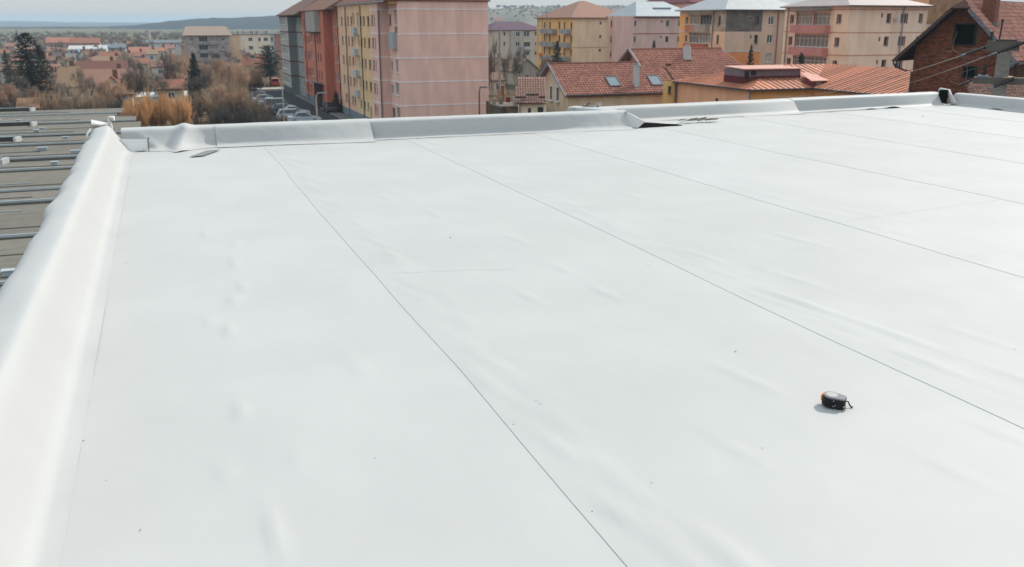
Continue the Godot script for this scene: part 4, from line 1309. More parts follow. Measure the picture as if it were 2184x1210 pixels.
	facade(f, Vector2(71.2, -116.4), Vector2(0, 1), 6.0, GY, 3.1, Color(0.60, 0.50, 0.39), [[0.1, 1.2, 2.6, 1.35, 2], [2.8, 1.2, 3.0, 1.3, 6], [0.1, -1.35, 2.6, 1.5, 2], [2.8, -1.3, 3.0, 1.4, 2], [0.1, -4.1, 2.6, 1.5, 2], [2.8, -4.1, 3.0, 1.4, 2]])
	var hf2 := []
	for h in hf.slice(3, 6):
		hf2.append([h[0] - 8.6, h[1], h[2], h[3], h[4]])
	facade(f, Vector2(71.2, -110.4), Vector2(0, 1), 3.2, 0.3, 3.1, Color(0.38, 0.34, 0.29), hf2.slice(0, 1), "stain")
	facade(f, Vector2(71.2, -110.4), Vector2(0, 1), 3.2, GY, 0.3, Color(0.62, 0.43, 0.31), hf2.slice(1, 3))
	facade(f, Vector2(71.2, -107.2), Vector2(1, 0), 5.8, 0.3, 3.1, Color(0.145, 0.15, 0.15), [[3.8, 1.75, 0.4, 0.5, 3], [4.6, 1.2, 0.65, 1.15, 1]], "stain")
	facade(f, Vector2(71.2, -107.2), Vector2(1, 0), 5.8, -2.4, 0.3, Color(0.45, 0.38, 0.33), [[4.0, -0.65, 0.3, 0.5, 3], [4.7, -1.25, 0.6, 1.1, 1]])
	facade(f, Vector2(71.2, -107.2), Vector2(1, 0), 5.8, GY, -2.4, Color(0.52, 0.24, 0.11))
	facade(f, Vector2(77.0, -107.2), Vector2(1, 0), 5.5, GY, 3.1, Color(0.46, 0.385, 0.33), [[1.0, 1.2, 0.9, 1.1, 0], [1.0, -1.25, 0.9, 1.1, 0], [1.0, -3.8, 0.9, 1.2, 4]])
	facade(f, Vector2(82.5, -107.2), Vector2(0, -1), 12.0, GY, 3.1, grey)
	band_lines(f, Vector2(71.2, -119.0), Vector2(0, 1), 2.5, [0.2, 2.75], Color(0.6, 0.56, 0.54), 0.22)
	band_lines(f, Vector2(71.2, -107.2), Vector2(1, 0), 5.8, [-2.25], Color(0.6, 0.57, 0.56), 0.2)
	var fp0 := Sh.new()
	fp0.box(Vector3(-0.35, 0.65 - GY, 3.8), Vector3(0.7, 1.0, 2.4), Color(0.52, 0.23, 0.16))
	part("loggia_parapet", fp0, M.stucco, f)
	var fp1 := Sh.new()
	fp1.box(Vector3(-0.35, 0.65 - GY, 6.5), Vector3(0.7, 1.0, 2.9), Color(0.42, 0.36, 0.29))
	part("loggia_parapet", fp1, M.stucco, f)
	var fp2 := Sh.new()
	fp2.box(Vector3(-0.35, -1.85 - GY, 5.2), Vector3(0.7, 0.95, 5.4), Color(0.48, 0.14, 0.08))
	part("loggia_parapet", fp2, M.stucco, f)
	trim(f, "awning", Vector3(70.6, 2.68, -116.9), Vector3(70.6, 2.68, -110.0), 1.4, 0.08, Color(0.2, 0.23, 0.25), "sheetmetal")
	downpipe(f, 79.5, -107.05, GY, 3.0, Color(0.33, 0.09, 0.07))
	downpipe(f, 71.05, -110.1, GY, 3.0, Color(0.17, 0.15, 0.14))
	hip_roof(f, 71.2, 83.5, -119.0, -107.2, 3.15, 5.6, 0.6, Color(0.36, 0.38, 0.385), false, 5.0, 5.0, "sheetmetal")
	trim(f, "gutter", Vector3(70.6, 3.1, -106.55), Vector3(83.6, 3.1, -106.55), 0.14, 0.12, Color(0.05, 0.06, 0.07), "zinc")
	var fv := Sh.new()
	fv.box(Vector3(4.3, 15.4, 9.6), Vector3(0.9, 0.3, 0.5), Color(0.06, 0.07, 0.08))
	part("roof_vent", fv, M.zinc, f)
	# big maroon roofed block behind it
	var k := block("distant block with a steep maroon hipped roof, rising behind the pale metal roof", 92.0, -150.0)
	facade(k, Vector2(92.0, -150.0), Vector2(1, 0), 16.0, GY, 5.2, Color(0.5, 0.34, 0.32), grid_of([[9.2, 0.9], [12.2, 0.9]], [[2.6, 1.2]], 0))
	facade(k, Vector2(92.0, -168.0), Vector2(0, 1), 18.0, GY, 5.2, Color(0.5, 0.34, 0.32))
	hip_roof(k, 92.0, 108.0, -168.0, -150.0, 5.0, 9.8, 0.5, Color(0.24, 0.08, 0.085), false, 7.0, 7.0)
	# cream block with pink balconies
	var g := block("cream apartment block with rose balcony fronts, orange window reveals and red floor lines", 72.7, -96.7)
	var cream := Color(0.56, 0.485, 0.43)
	var og := Color(0.50, 0.15, 0.06)
	var hg := grid_of([[1.1, 0.75], [9.5, 0.8]], [[1.35, 1.05], [-1.2, 1.05], [-3.75, 1.05]], 5)
	hg.append_array([[2.3, 1.2, 3.0, 1.45, 2], [5.45, 1.2, 2.9, 1.45, 2], [2.3, -1.3, 6.1, 1.45, 2], [2.3, -3.85, 6.1, 1.45, 2]])
	facade(g, Vector2(72.7, -96.7), Vector2(0, 1), 11.5, GY, 3.35, Color(0.62, 0.47, 0.38), hg, "stucco", og, 0.22)
	var hg2 := grid_of([[5.3, 0.65], [7.35, 1.05], [10.0, 0.6]], [[1.42, 1.08], [-1.12, 1.08], [-3.7, 1.08]], 5)
	hg2.append_array(grid_of([[4.5, 0.25]], [[2.05, 0.45], [-0.55, 0.45], [-3.1, 0.45]], 3))
	facade(g, Vector2(72.7, -85.2), Vector2(1, 0), 11.2, GY, 3.35, cream, hg2, "stucco", og, 0.22)
	facade(g, Vector2(83.9, -85.2), Vector2(0, -1), 11.5, GY, 3.35, cream)
	facade(g, Vector2(83.9, -96.7), Vector2(-1, 0), 11.2, GY, 3.35, cream)
	band_lines(g, Vector2(72.7, -96.7), Vector2(0, 1), 11.5, [2.9, 0.4, -2.1], Color(0.5, 0.17, 0.12), 0.07)
	band_lines(g, Vector2(72.7, -85.2), Vector2(1, 0), 11.2, [2.9, 0.4, -2.1, -4.65], Color(0.5, 0.2, 0.16), 0.07)
	for y in [0.75, -1.8, -4.35]:
		var gp := Sh.new()
		gp.box(Vector3(-0.4, y - GY, 5.35), Vector3(0.8, 0.92, 6.3), Color(0.56, 0.24, 0.21))
		part("loggia_parapet", gp, M.stucco, g)
	trim(g, "awning", Vector3(72.1, 2.8, -94.8), Vector3(72.1, 2.95, -88.0), 1.4, 0.08, Color(0.16, 0.22, 0.26), "sheetmetal")
	downpipe(g, 80.3, -85.05, GY, 3.2, Color(0.24, 0.23, 0.24))
	downpipe(g, 72.55, -95.9, GY, 3.2, Color(0.24, 0.2, 0.18))
	hip_roof(g, 72.7, 83.9, -96.7, -85.2, 3.35, 5.1, 0.5, Color(0.36, 0.30, 0.28), false, 4.5, 4.5, "sheetmetal")
	trim(g, "gutter", Vector3(72.2, 3.3, -84.65), Vector3(84.4, 3.3, -84.65), 0.14, 0.12, Color(0.06, 0.05, 0.05), "zinc")
	var gd := Sh.new()
	gd.sheet(8, 8, func(p: float, q: float) -> Vector3: return Vector3(6.55 + 0.5 * (p - 0.5), 13.35 + 0.5 * (q - 0.5), 11.75 - 0.1 * ((p - 0.5) * (p - 0.5) + (q - 0.5) * (q - 0.5))), Color(0.35, 0.35, 0.34))
	part("satellite_dish", gd, M.frame, g)
	# ochre block at the right
	var o := block("tall ochre brown block end rising behind the brick house's left rake", 93.6, -95.0)
	facade(o, Vector2(93.6, -95.0), Vector2(1, 0), 9.0, 1.1, 9.0, Color(0.30, 0.20, 0.125), [], "stain")
	facade(o, Vector2(93.6, -95.0), Vector2(1, 0), 9.0, GY, 1.1, Color(0.62, 0.44, 0.27))
	facade(o, Vector2(93.6, -109.0), Vector2(0, 1), 14.0, GY, 9.0, Color(0.5, 0.33, 0.2))
	trim(o, "band", Vector3(93.6, 1.1, -94.97), Vector3(102.6, 1.1, -94.97), 0.1, 0.3, Color(0.55, 0.5, 0.47))
	hip_roof(o, 93.6, 102.6, -109.0, -95.0, 9.0, 11.0, 0.4, Color(0.3, 0.14, 0.1), true, 3.0, 3.0)
	# left distant blocks
	var l := block("weathered lilac grey four storey block with a sunlit brown gabled roof, left of the row", 7.8, -284.9)
	var lg := Color(0.36, 0.325, 0.335)
	facade(l, Vector2(7.8, -284.9), Vector2(1, 0), 12.0, -16.5, -2.2, lg, [[1.2, -3.85, 0.9, 1.1, 0], [3.6, -4.0, 2.3, 1.5, 6], [6.4, -4.0, 2.6, 1.5, 2], [9.8, -3.85, 1.0, 0.9, 0], [3.4, -6.3, 2.5, 1.4, 6], [6.4, -6.2, 2.4, 1.2, 2], [1.0, -6.2, 1.0, 1.1, 4], [3.5, -8.5, 2.2, 1.2, 6], [6.5, -8.9, 2.4, 1.2, 1], [1.1, -8.9, 0.9, 1.1, 1], [9.6, -6.3, 1.0, 1.1, 0]], "stain")
	facade(l, Vector2(7.8, -296.0), Vector2(0, 1), 11.1, -16.5, -2.2, Color(0.34, 0.25, 0.28), [], "stain")
	facade(l, Vector2(19.8, -284.9), Vector2(0, -1), 11.1, -16.5, -2.2, lg)
	hip_roof(l, 7.8, 19.8, -296.0, -284.9, -2.2, 0.3, 0.9, Color(0.42, 0.33, 0.26), false, 1.2, 1.2)
	for y in [-4.4, -6.8, -9.2]:
		var lb := Sh.new()
		lb.box(Vector3(6.3, y - GY, 0.4), Vector3(5.6, 0.75, 0.8), Color(0.40, 0.37, 0.36))
		part("balcony", lb, M.stain, l)
	var r := block("pale green and terracotta block with small blue windows, right of the weathered lilac block", 20.3, -298.0)
	facade(r, Vector2(20.3, -298.0), Vector2(1, 0), 3.6, -16.5, -2.2, Color(0.50, 0.40, 0.31))
	facade(r, Vector2(23.9, -298.0), Vector2(1, 0), 9.0, -8.1, -2.2, Color(0.56, 0.56, 0.5), [[2.4, -4.25, 1.3, 1.1, 0], [5.4, -4.15, 0.7, 1.0, 1], [7.0, -4.25, 1.3, 1.1, 0], [2.4, -6.75, 1.3, 1.1, 0], [7.0, -6.8, 1.3, 1.1, 0]])
	facade(r, Vector2(23.9, -298.0), Vector2(1, 0), 9.0, -16.5, -8.1, Color(0.48, 0.25, 0.17), [[2.4, -9.5, 1.5, 1.2, 0], [7.0, -9.5, 1.3, 1.1, 0]])
	facade(r, Vector2(32.9, -298.0), Vector2(1, 0), 1.1, -16.5, -2.2, Color(0.36, 0.44, 0.5), [[0.2, -4.4, 0.7, 1.4, 0], [0.2, -7.0, 0.7, 1.4, 0]])
	facade(r, Vector2(34.0, -298.0), Vector2(1, 0), 4.0, -16.5, -2.2, Color(0.34, 0.22, 0.17), [], "stain")
	facade(r, Vector2(20.3, -309.0), Vector2(0, 1), 11.0, -16.5, -2.2, Color(0.45, 0.38, 0.3))
	var rr := Sh.new()
	rr.box(Vector3(8.8, 9.42, -5.5), Vector3(18.2, 0.3, 11.6), Color(0.26, 0.25, 0.25))
	for p in [3.2, 7.4, 8.9, 11.8]:
		rr.box(Vector3(p, 9.9, -2.5), Vector3(0.6, 0.7, 0.5), Color(0.22, 0.2, 0.2))
	part("roof", rr, M.felt, r)
	# purple roofed block
	var p := block("grey beige block under a low purple hipped roof beyond the pink gable", 85.8, -239.0)
	var pg := Color(0.43, 0.41, 0.36)
	facade(p, Vector2(85.0, -239.0), Vector2(1, 0), 14.5, -16.0, -0.6, pg, [[3.2, -2.2, 0.7, 1.1, 0], [5.6, -2.3, 1.3, 1.2, 0], [9.2, -2.4, 1.7, 1.6, 0], [12.4, -2.2, 1.0, 1.1, 0], [12.5, -4.8, 1.0, 1.0, 0], [9.2, -5.3, 1.9, 1.5, 6], [6.6, -4.8, 0.8, 1.0, 0], [3.2, -4.8, 0.7, 1.1, 0], [6.6, -7.3, 0.8, 1.0, 0], [9.2, -7.4, 1.7, 1.2, 0], [12.4, -7.4, 1.0, 1.1, 0]])
	facade(p, Vector2(85.0, -251.0), Vector2(0, 1), 12.0, -16.0, -0.6, pg)
	facade(p, Vector2(90.2, -238.6), Vector2(1, 0), 3.6, -16.0, -0.9, Color(0.33, 0.33, 0.32), [[1.5, -2.3, 1.2, 1.2, 0], [1.5, -4.9, 1.2, 1.2, 0], [1.5, -7.5, 1.2, 1.2, 0]])
	hip_roof(p, 84.4, 99.8, -251.0, -239.0, -0.6, 1.6, 0.5, Color(0.17, 0.10, 0.14), false, 4.5, 4.5)
	var pp := Sh.new()
	pp.box(Vector3(9.3, 6.1, 0.5), Vector3(2.1, 0.8, 0.8), Color(0.5, 0.53, 0.54))
	part("balcony", pp, M.stucco, p)

func skylight(b: Node3D, at: Vector3, u: Vector3, v: Vector3, w: float, h: float) -> void:
	var n := u.cross(v)
	var s := Sh.new()
	var bs := Basis(u, v, n)
	s.box(at + n * 0.09 - u * (w / 2 + 0.03), Vector3(0.09, h + 0.14, 0.16), Color(0.07, 0.08, 0.085), bs)
	s.box(at + n * 0.09 + u * (w / 2 + 0.03), Vector3(0.09, h + 0.14, 0.16), Color(0.07, 0.08, 0.085), bs)
	s.box(at + n * 0.09 - v * (h / 2 + 0.03), Vector3(w - 0.03, 0.09, 0.16), Color(0.07, 0.08, 0.085), bs)
	s.box(at + n * 0.09 + v * (h / 2 + 0.03), Vector3(w - 0.03, 0.09, 0.16), Color(0.07, 0.08, 0.085), bs)
	var o := part("skylight", s, M.zinc, b)
	var g := Sh.new()
	g.box(at + n * 0.11, Vector3(w, h, 0.03), Color(0.16, 0.2, 0.22), bs)
	part("pane", g, M.glass, o)

func round_chimney(b: Node3D, at: Vector3, h: float, w: float, col: Color) -> void:
	var s := Sh.new()
	s.box(at + Vector3(0, h / 2, 0), Vector3(w, h, w), col)
	s.box(at + Vector3(0, h + 0.05, 0), Vector3(w + 0.12, 0.1, w + 0.12), col * 0.9)
	s.box(at + Vector3(0, h + 0.2, 0), Vector3(w * 0.6, 0.22, w * 0.6), Color(0.3, 0.29, 0.28))
	s.box(at + Vector3(0, 0.06, 0), Vector3(w + 0.14, 0.2, w + 0.14), Color(0.45, 0.43, 0.4))
	part("chimney", s, M.stucco, b)

func build_near_houses() -> void:
	# two tiled houses under one eave
	var red := Color(0.50, 0.22, 0.16)
	var sl := 0.65
	var k := sqrt(1 + sl * sl)
	var v := Vector3(0, sl / k, -1 / k)
	var a := thing("tiled_house", "beige house with a red tiled roof, two skylights and twin white gable windows", "house", Vector3(37.45, GY, -83.0), "tiled houses behind the roof")
	var wallc := Color(0.50, 0.43, 0.33)
	facade(a, Vector2(37.45, -83.0), Vector2(1, 0), 12.6, GY, -5.2, wallc)
	facade(a, Vector2(37.45, -91.2), Vector2(0, 1), 8.2, GY, -5.2, wallc, [])
	for wz in [-4.2, -2.5]:
		window(a, Vector3(-0.03, 6.05, wz), Basis(Vector3(0, 0, 1), Vector3.UP, Vector3(-1, 0, 0)), 0.8, 1.5, 0, 1)
	var gs := Sh.new()
	gs.tri(Vector3(0, 6.3, -8.2), Vector3(0, 6.3, 0), Vector3(0, 8.94, -4.1), Color(0.68, 0.52, 0.36))
	part("gable", gs, M.stucco, a)
	facade(a, Vector2(50.0, -83.0), Vector2(0, -1), 8.0, GY, -5.2, wallc)
	var o := Vector3(-0.45, -5.49 - GY, 0.45)
	tiles(a, o, Vector3.RIGHT, v, PackedVector2Array([Vector2(0, 0), Vector2(12.9, 0), Vector2(12.9, 5.43), Vector2(0, 5.43)]), 0.32, 0.36, red)
	var bk := Sh.new()
	bk.slab([Vector3(10.3, 6.0, -8.65), Vector3(-0.45, 6.0, -8.65), Vector3(-0.45, 8.97, -4.12), Vector3(10.3, 8.97, -4.12)], 0.12, red)
	bk.box(Vector3(4.9, 9.0, -4.12), Vector3(10.8, 0.14, 0.3), red * 0.8)
	part("rear_roof", bk, M.tile, a)
	trim(a, "gutter", Vector3(37.0, -5.38, -82.45), Vector3(50.2, -5.38, -82.45), 0.14, 0.12, Color(0.08, 0.09, 0.1), "zinc")
	trim(a, "verge", Vector3(36.95, -5.55, -82.5), Vector3(36.95, -2.5, -87.15), 0.1, 0.2, Color(0.2, 0.24, 0.27), "zinc")
	trim(a, "verge", Vector3(36.95, -2.5, -87.15), Vector3(36.95, -5.5, -91.7), 0.1, 0.2, Color(0.2, 0.24, 0.27), "zinc")
	for x in [5.55, 10.4]:
		skylight(a, Vector3(x, 6.3 + sl * 1.35, -1.35) - v * 0.0, Vector3.RIGHT, v, 1.15, 1.45)
	round_chimney(a, Vector3(7.9, 6.45, -0.75), 2.3, 0.5, Color(0.5, 0.52, 0.52))
	downpipe(a, 49.9, -82.9, GY, -5.4, Color(0.2, 0.15, 0.1))
	var b := thing("tiled_house", "taller red tiled house with a short pale round chimney behind the beige one", "house", Vector3(47.8, GY, -85.0), "tiled houses behind the roof")
	facade(b, Vector2(47.9, -95.0), Vector2(0, 1), 11.8, -6.0, -5.2, wallc)
	var bg := Sh.new()
	bg.tri(Vector3(0.3, 6.3, -10.1), Vector3(0.3, 6.3, 2.0), Vector3(0.3, 10.12, -4.05), Color(0.55, 0.33, 0.15))
	bg.box(Vector3(0.28, 8.7, -5.6), Vector3(0.1, 1.0, 0.7), Color(0.08, 0.1, 0.13))
	part("gable", bg, M.stucco, b)
	facade(b, Vector2(59.5, -83.2), Vector2(0, -1), 15.8, GY, -5.0, wallc)
	tiles(b, Vector3(-0.5, -5.49 - GY, 2.45), Vector3.RIGHT, v, PackedVector2Array([Vector2(2.9, 0), Vector2(14.2, 0), Vector2(11.4, 7.75), Vector2(0.0, 7.75), Vector2(0.0, 5.0), Vector2(2.9, 4.4)]), 0.32, 0.36, Color(0.51, 0.22, 0.155))
	var br := Sh.new()
	br.slab([Vector3(11.8, 6.2, -10.4), Vector3(-0.6, 6.2, -10.4), Vector3(-0.6, 10.22, -4.1), Vector3(10.9, 10.22, -4.1)], 0.12, red)
	br.slab([Vector3(13.75, 6.0, 2.4), Vector3(13.75, 6.0, -10.4), Vector3(10.95, 10.2, -4.08)], 0.12, red)
	br.box(Vector3(5.2, 10.25, -4.1), Vector3(11.5, 0.15, 0.3), red * 0.8)
	part("rear_roof", br, M.tile, b)
	trim(b, "verge", Vector3(47.2, -3.0, -86.3), Vector3(47.2, -1.25, -89.05), 0.1, 0.25, Color(0.28, 0.29, 0.3), "zinc")
	trim(b, "verge", Vector3(47.2, -1.25, -89.05), Vector3(47.2, -5.2, -95.2), 0.1, 0.3, Color(0.08, 0.07, 0.07), "zinc")
	var c2 := Sh.new()
	c2.tube([Vector3(5.7, 8.9, -2.6), Vector3(5.7, 10.3, -2.6), Vector3(5.7, 10.55, -2.6)], [0.42, 0.42, 0.34], 14, Color(0.5, 0.51, 0.51))
	c2.tube([Vector3(5.7, 10.55, -2.6), Vector3(5.7, 10.75, -2.6)], [0.24, 0.26], 10, Color(0.42, 0.40, 0.38))
	c2.box(Vector3(5.7, 9.25, -2.5), Vector3(0.95, 0.25, 0.9), Color(0.5, 0.47, 0.43))
	part("chimney", c2, M.stucco, b)
	var vt := Sh.new()
	vt.box(Vector3(2.9, 8.75, -1.6), Vector3(0.5, 0.16, 0.4), Color(0.2, 0.08, 0.06))
	part("roof_vent", vt, M.tile, b)
	# small house with a brown tiled roof and two dark windows
	var s := thing("tiled_house", "small white house with brown ribbed roof tiles beside a plank shed", "house", Vector3(30.6, GY, -79.0), "tiled houses behind the roof")
	s.rotation.y = deg_to_rad(-20.0)
	facade(s, Vector2(30.7, -79.2), Vector2(1, 0), 2.5, GY, -5.4, Color(0.58, 0.55, 0.47), [[0.8, -6.6, 0.3, 0.5, 1], [1.7, -6.75, 0.55, 0.75, 1]])
	facade(s, Vector2(30.7, -84.0), Vector2(0, 1), 4.8, GY, -5.4, Color(0.5, 0.46, 0.4))
	var sgb := Sh.new()
	sgb.tri(Vector3(0.1, 6.1, -5.0), Vector3(0.1, 6.1, -0.2), Vector3(0.1, 8.0, -2.7), Color(0.5, 0.46, 0.4))
	part("gable", sgb, M.stucco, s)
	var s2 := 0.68
	var k2 := sqrt(1 + s2 * s2)
	tiles(s, Vector3(-0.25, -5.6 - GY, 0.35), Vector3.RIGHT, Vector3(0, s2 / k2, -1 / k2), PackedVector2Array([Vector2(0, 0), Vector2(2.75, 0), Vector2(2.95, 3.9), Vector2(0.2, 3.9)]), 0.24, 0.34, Color(0.45, 0.27, 0.21), 0.15)
	var sr := Sh.new()
	sr.slab([Vector3(2.7, 5.9, -6.2), Vector3(-0.2, 5.9, -6.2), Vector3(0.0, 8.05, -2.85), Vector3(2.7, 8.05, -2.85)], 0.1, Color(0.3, 0.17, 0.13))
	part("rear_roof", sr, M.tile, s)
	var sg0 := Sh.new()
	sg0.bar(Vector3(-0.3, 6.42, 0.05), Vector3(0.7, 6.42, 0.05), 0.12, 0.12, Color(0.03, 0.025, 0.025))
	part("snow_guard", sg0, M.zinc, s)
	var sg1 := Sh.new()
	sg1.bar(Vector3(0.7, 6.62, -0.25), Vector3(1.9, 6.62, -0.25), 0.12, 0.12, Color(0.03, 0.025, 0.025))
	part("snow_guard", sg1, M.zinc, s)
	var sg2 := Sh.new()
	sg2.bar(Vector3(1.9, 6.42, 0.05), Vector3(2.5, 6.42, 0.05), 0.12, 0.12, Color(0.03, 0.025, 0.025))
	part("snow_guard", sg2, M.zinc, s)
	downpipe(s, 30.75, -78.9, GY, -5.6, Color(0.16, 0.12, 0.12))
	# plank shed
	var f := thing("plank_shed", "weathered brown plank shed between the pink gable and the small white house", "shed", Vector3(31.4, GY, -90.0))
	for j in 17:
		var p := Sh.new()
		var h := 5.1 + rng.randf_range(-0.12, 0.12) - j * 0.025
		var tone := Color(0.24, 0.155, 0.09) * rng.randf_range(0.7, 1.25)
		p.box(Vector3(j * 0.065 + 0.02 * (j % 2), h / 2, j * 0.37), Vector3(0.05, h, 0.35), tone, Basis(Vector3.UP, 0.17))
		part("plank", p, M.wood, f)
	var fr := Sh.new()
	fr.box(Vector3(2.4, 4.9, 1.6), Vector3(4.6, 0.15, 4.5), Color(0.3, 0.26, 0.22))
	fr.box(Vector3(2.4, 2.4, 1.6), Vector3(4.4, 4.8, 4.2), Color(0.2, 0.16, 0.12))
	for j in 8:
		fr.box(Vector3(0.4 + j * 0.55, 5.25 + 0.1 * (j % 3), 1.0 + (j % 4) * 0.6), Vector3(0.4, 0.5 + 0.2 * (j % 2), 0.3), [Color(0.55, 0.45, 0.35), Color(0.36, 0.3, 0.25), Color(0.3, 0.05, 0.04), Color(0.6, 0.52, 0.42)][j % 4])
	part("roof", fr, M.wood, f)
	# orange building with a red metal roof
	var oc := Color(0.62, 0.35, 0.23)
	var ob := thing("metal_roofed_building", "orange L shaped building under a low red sheet metal roof with a clerestory box", "building", Vector3(47.4, GY, -66.8))
	facade(ob, Vector2(47.4, -79.5), Vector2(0, 1), 12.7, GY, -4.05, oc, [[7.2, -5.9, 0.5, 0.75, 1], [8.7, -5.95, 0.5, 0.7, 1]])
	facade(ob, Vector2(47.4, -66.8), Vector2(1, 0), 6.5, GY, -4.05, Color(0.62, 0.34, 0.13))
	facade(ob, Vector2(53.9, -66.8), Vector2(0, 1), 11.5, GY, -4.05, Color(0.62, 0.34, 0.13), [[8.6, -5.2, 0.4, 0.6, 0]])
	facade(ob, Vector2(53.9, -55.3), Vector2(1, 0), 12.5, GY, -4.05, oc)
	facade(ob, Vector2(66.4, -79.5), Vector2(-1, 0), 19.0, GY, -4.05, oc)
	facade(ob, Vector2(66.4, -55.3), Vector2(0, -1), 24.2, GY, -4.05, oc)
	facade(ob, Vector2(45.9, -79.2), Vector2(1, 0), 1.5, GY, -4.0, Color(0.64, 0.42, 0.18), [[0.55, -5.2, 0.4, 0.7, 1]])
	downpipe(ob, 47.25, -79.0, GY, -4.2, Color(0.05, 0.06, 0.07))
	downpipe(ob, 47.2, -66.7, GY, -4.2, Color(0.16, 0.17, 0.18))
	var sm := 0.26
	# each slope is made of single standing-seam sheets
	var slopes := [
		[Vector3(47.1, -4.0, -79.8), Vector3(0, 0, 1), Vector3(1, sm, 0), 13.3, 6.5, 6.5, 6.65],
		[Vector3(47.1, -4.0, -66.5), Vector3(1, 0, 0), Vector3(0, sm, -1), 6.5, 6.5, 0.0, -6.5],
		[Vector3(53.6, -4.0, -66.5), Vector3(0, 0, 1), Vector3(1, sm, 0), 11.5, -6.5, 0.0, 6.5]]
	for q in slopes.size():
		var sp: Array = slopes[q]
		var wd := 0.58
		var n := int(ceil(sp[3] / wd))
		if q == 1:
			n += 11
		if q == 2:
			n += 11
		for j in n:
			var u0 := j * wd
			var u1 := u0 + wd - 0.012
			if q == 2:
				u0 -= 6.4
				u1 -= 6.4
			var lo0 := 0.0
			var lo1 := 0.0
			var hi0 := 6.5
			var hi1 := 6.5
			if q == 0:
				hi0 = minf(6.5, minf(u0 + 0.01, 13.3 - u0))
				hi1 = minf(6.5, minf(u1, 13.3 - u1))
			if q == 1:
				hi0 = minf(6.5, u0)
				hi1 = minf(6.5, u1)
				lo0 = clampf(u0 - 6.5, 0, 6.5)
				lo1 = clampf(u1 - 6.5, 0, 6.5)
			if q == 2:
				lo0 = maxf(0, -u0)
				lo1 = maxf(0, -u1)
			if hi0 - lo0 < 0.05 and hi1 - lo1 < 0.05:
				continue
			var w := Sh.new()
			var tone := Color(0.52, 0.215, 0.125) * rng.randf_range(0.72, 1.2)
			var base: Vector3 = sp[0] - ob.position
			var U: Vector3 = sp[1]
			var V: Vector3 = sp[2]
			var pts := [base + U * u0 + V * lo0, base + U * u1 + V * lo1, base + U * u1 + V * hi1, base + U * u0 + V * hi0]
			w.slab(pts, 0.05, tone)
			w.bar(pts[0] + Vector3.UP * 0.03, pts[3] + Vector3.UP * 0.03, 0.05, 0.07, tone * 0.9)
			part("roof_sheet", w, M.sheetmetal, ob)
	var rb := Sh.new()
	rb.slab([Vector3(53.6, -2.31, -73.0) - ob.position, Vector3(60.1, -2.31, -73.0) - ob.position, Vector3(60.1, -4.0, -79.8) - ob.position, Vector3(47.1, -4.0, -79.8) - ob.position], 0.1, Color(0.40, 0.18, 0.12))
	rb.slab([Vector3(66.6, -4.0, -55.0) - ob.position, Vector3(66.6, -4.0, -79.8) - ob.position, Vector3(60.1, -2.31, -73.0) - ob.position, Vector3(60.1, -2.31, -55.0) - ob.position], 0.1, Color(0.46, 0.17, 0.11))
	part("rear_roof", rb, M.sheetmetal, ob)
	for t in [[Vector3(47.0, -4.06, -79.8), Vector3(47.0, -4.06, -66.4)], [Vector3(47.0, -4.06, -66.4), Vector3(53.5, -4.06, -66.4)], [Vector3(53.5, -4.06, -66.4), Vector3(53.5, -4.06, -55.0)]]:
		trim(ob, "gutter", t[0], t[1], 0.16, 0.14, Color(0.05, 0.06, 0.065), "zinc")
	var cl := Sh.new()
	cl.box(Vector3(3.85, 8.55, -4.0), Vector3(6.1, 1.0, 3.0), Color(0.21, 0.16, 0.17))
	cl.box(Vector3(3.85, 8.15, -2.49), Vector3(6.14, 0.55, 0.06), Color(0.13, 0.03, 0.03))
	cl.box(Vector3(1.15, 8.5, -2.48), Vector3(0.4, 0.7, 0.06), Color(0.02, 0.02, 0.025))
	cl.box(Vector3(1.85, 8.7, -2.48), Vector3(0.5, 0.35, 0.06), Color(0.02, 0.02, 0.025))
	cl.box(Vector3(0.82, 8.15, -4.0), Vector3(0.06, 0.55, 3.04), Color(0.13, 0.03, 0.03))
	var clb := part("clerestory", cl, M.stucco, ob)
	var ct := Sh.new()
	ct.slab([Vector3(0.6, 9.1, -2.2), Vector3(7.1, 9.06, -2.2), Vector3(7.0, 9.2, -5.8), Vector3(0.9, 9.22, -5.8)], 0.08, Color(0.56, 0.29, 0.22))
	part("lid", ct, M.sheetmetal, clb)
	var sb := Sh.new()
	sb.box(Vector3(7.0, 7.75, -0.6), Vector3(1.7, 0.6, 1.4), Color(0.17, 0.035, 0.035))
	sb.box(Vector3(6.9, 7.75, 0.11), Vector3(0.6, 0.45, 0.03), Color(0.2, 0.19, 0.19))
	sb.slab([Vector3(6.0, 8.1, 0.25), Vector3(8.0, 8.1, 0.25), Vector3(7.9, 8.65, -2.6), Vector3(6.9, 8.65, -2.6)], 0.06, Color(0.55, 0.27, 0.2))
	part("roof_dormer", sb, M.sheetmetal, ob)
	# dark lean-to in front of it
	var lt := thing("lean_to_shed", "dark tiled lean-to roof peeking over the white parapet before the orange building", "shed", Vector3(44.2, GY, -56.0))
	tiles(lt, Vector3(-1.2, 6.3, 3.5), Vector3(0.96, -0.02, 0.28).normalized(), Vector3(0.2, 0.34, -0.9).normalized(), PackedVector2Array([Vector2(0, 0), Vector2(6, 0), Vector2(6, 3.6), Vector2(0.6, 3.6)]), 0.3, 0.36, Color(0.16, 0.095, 0.075))
	var lw := Sh.new()
	lw.box(Vector3(1.8, 3.1, 1.6), Vector3(4.6, 6.2, 2.4), Color(0.3, 0.24, 0.2))
	part("wall", lw, M.stucco, lt)
	# brick house: one gable turned to the viewer, its ridge running away to the right
	var q := thing("brick_house", "red brick house with a dark framed gable and rose tiled roof at the right", "house", Vector3(47.3, GY, -48.7))
	q.rotation.y = deg_to_rad(-64.0)
	var bs := Sh.new()
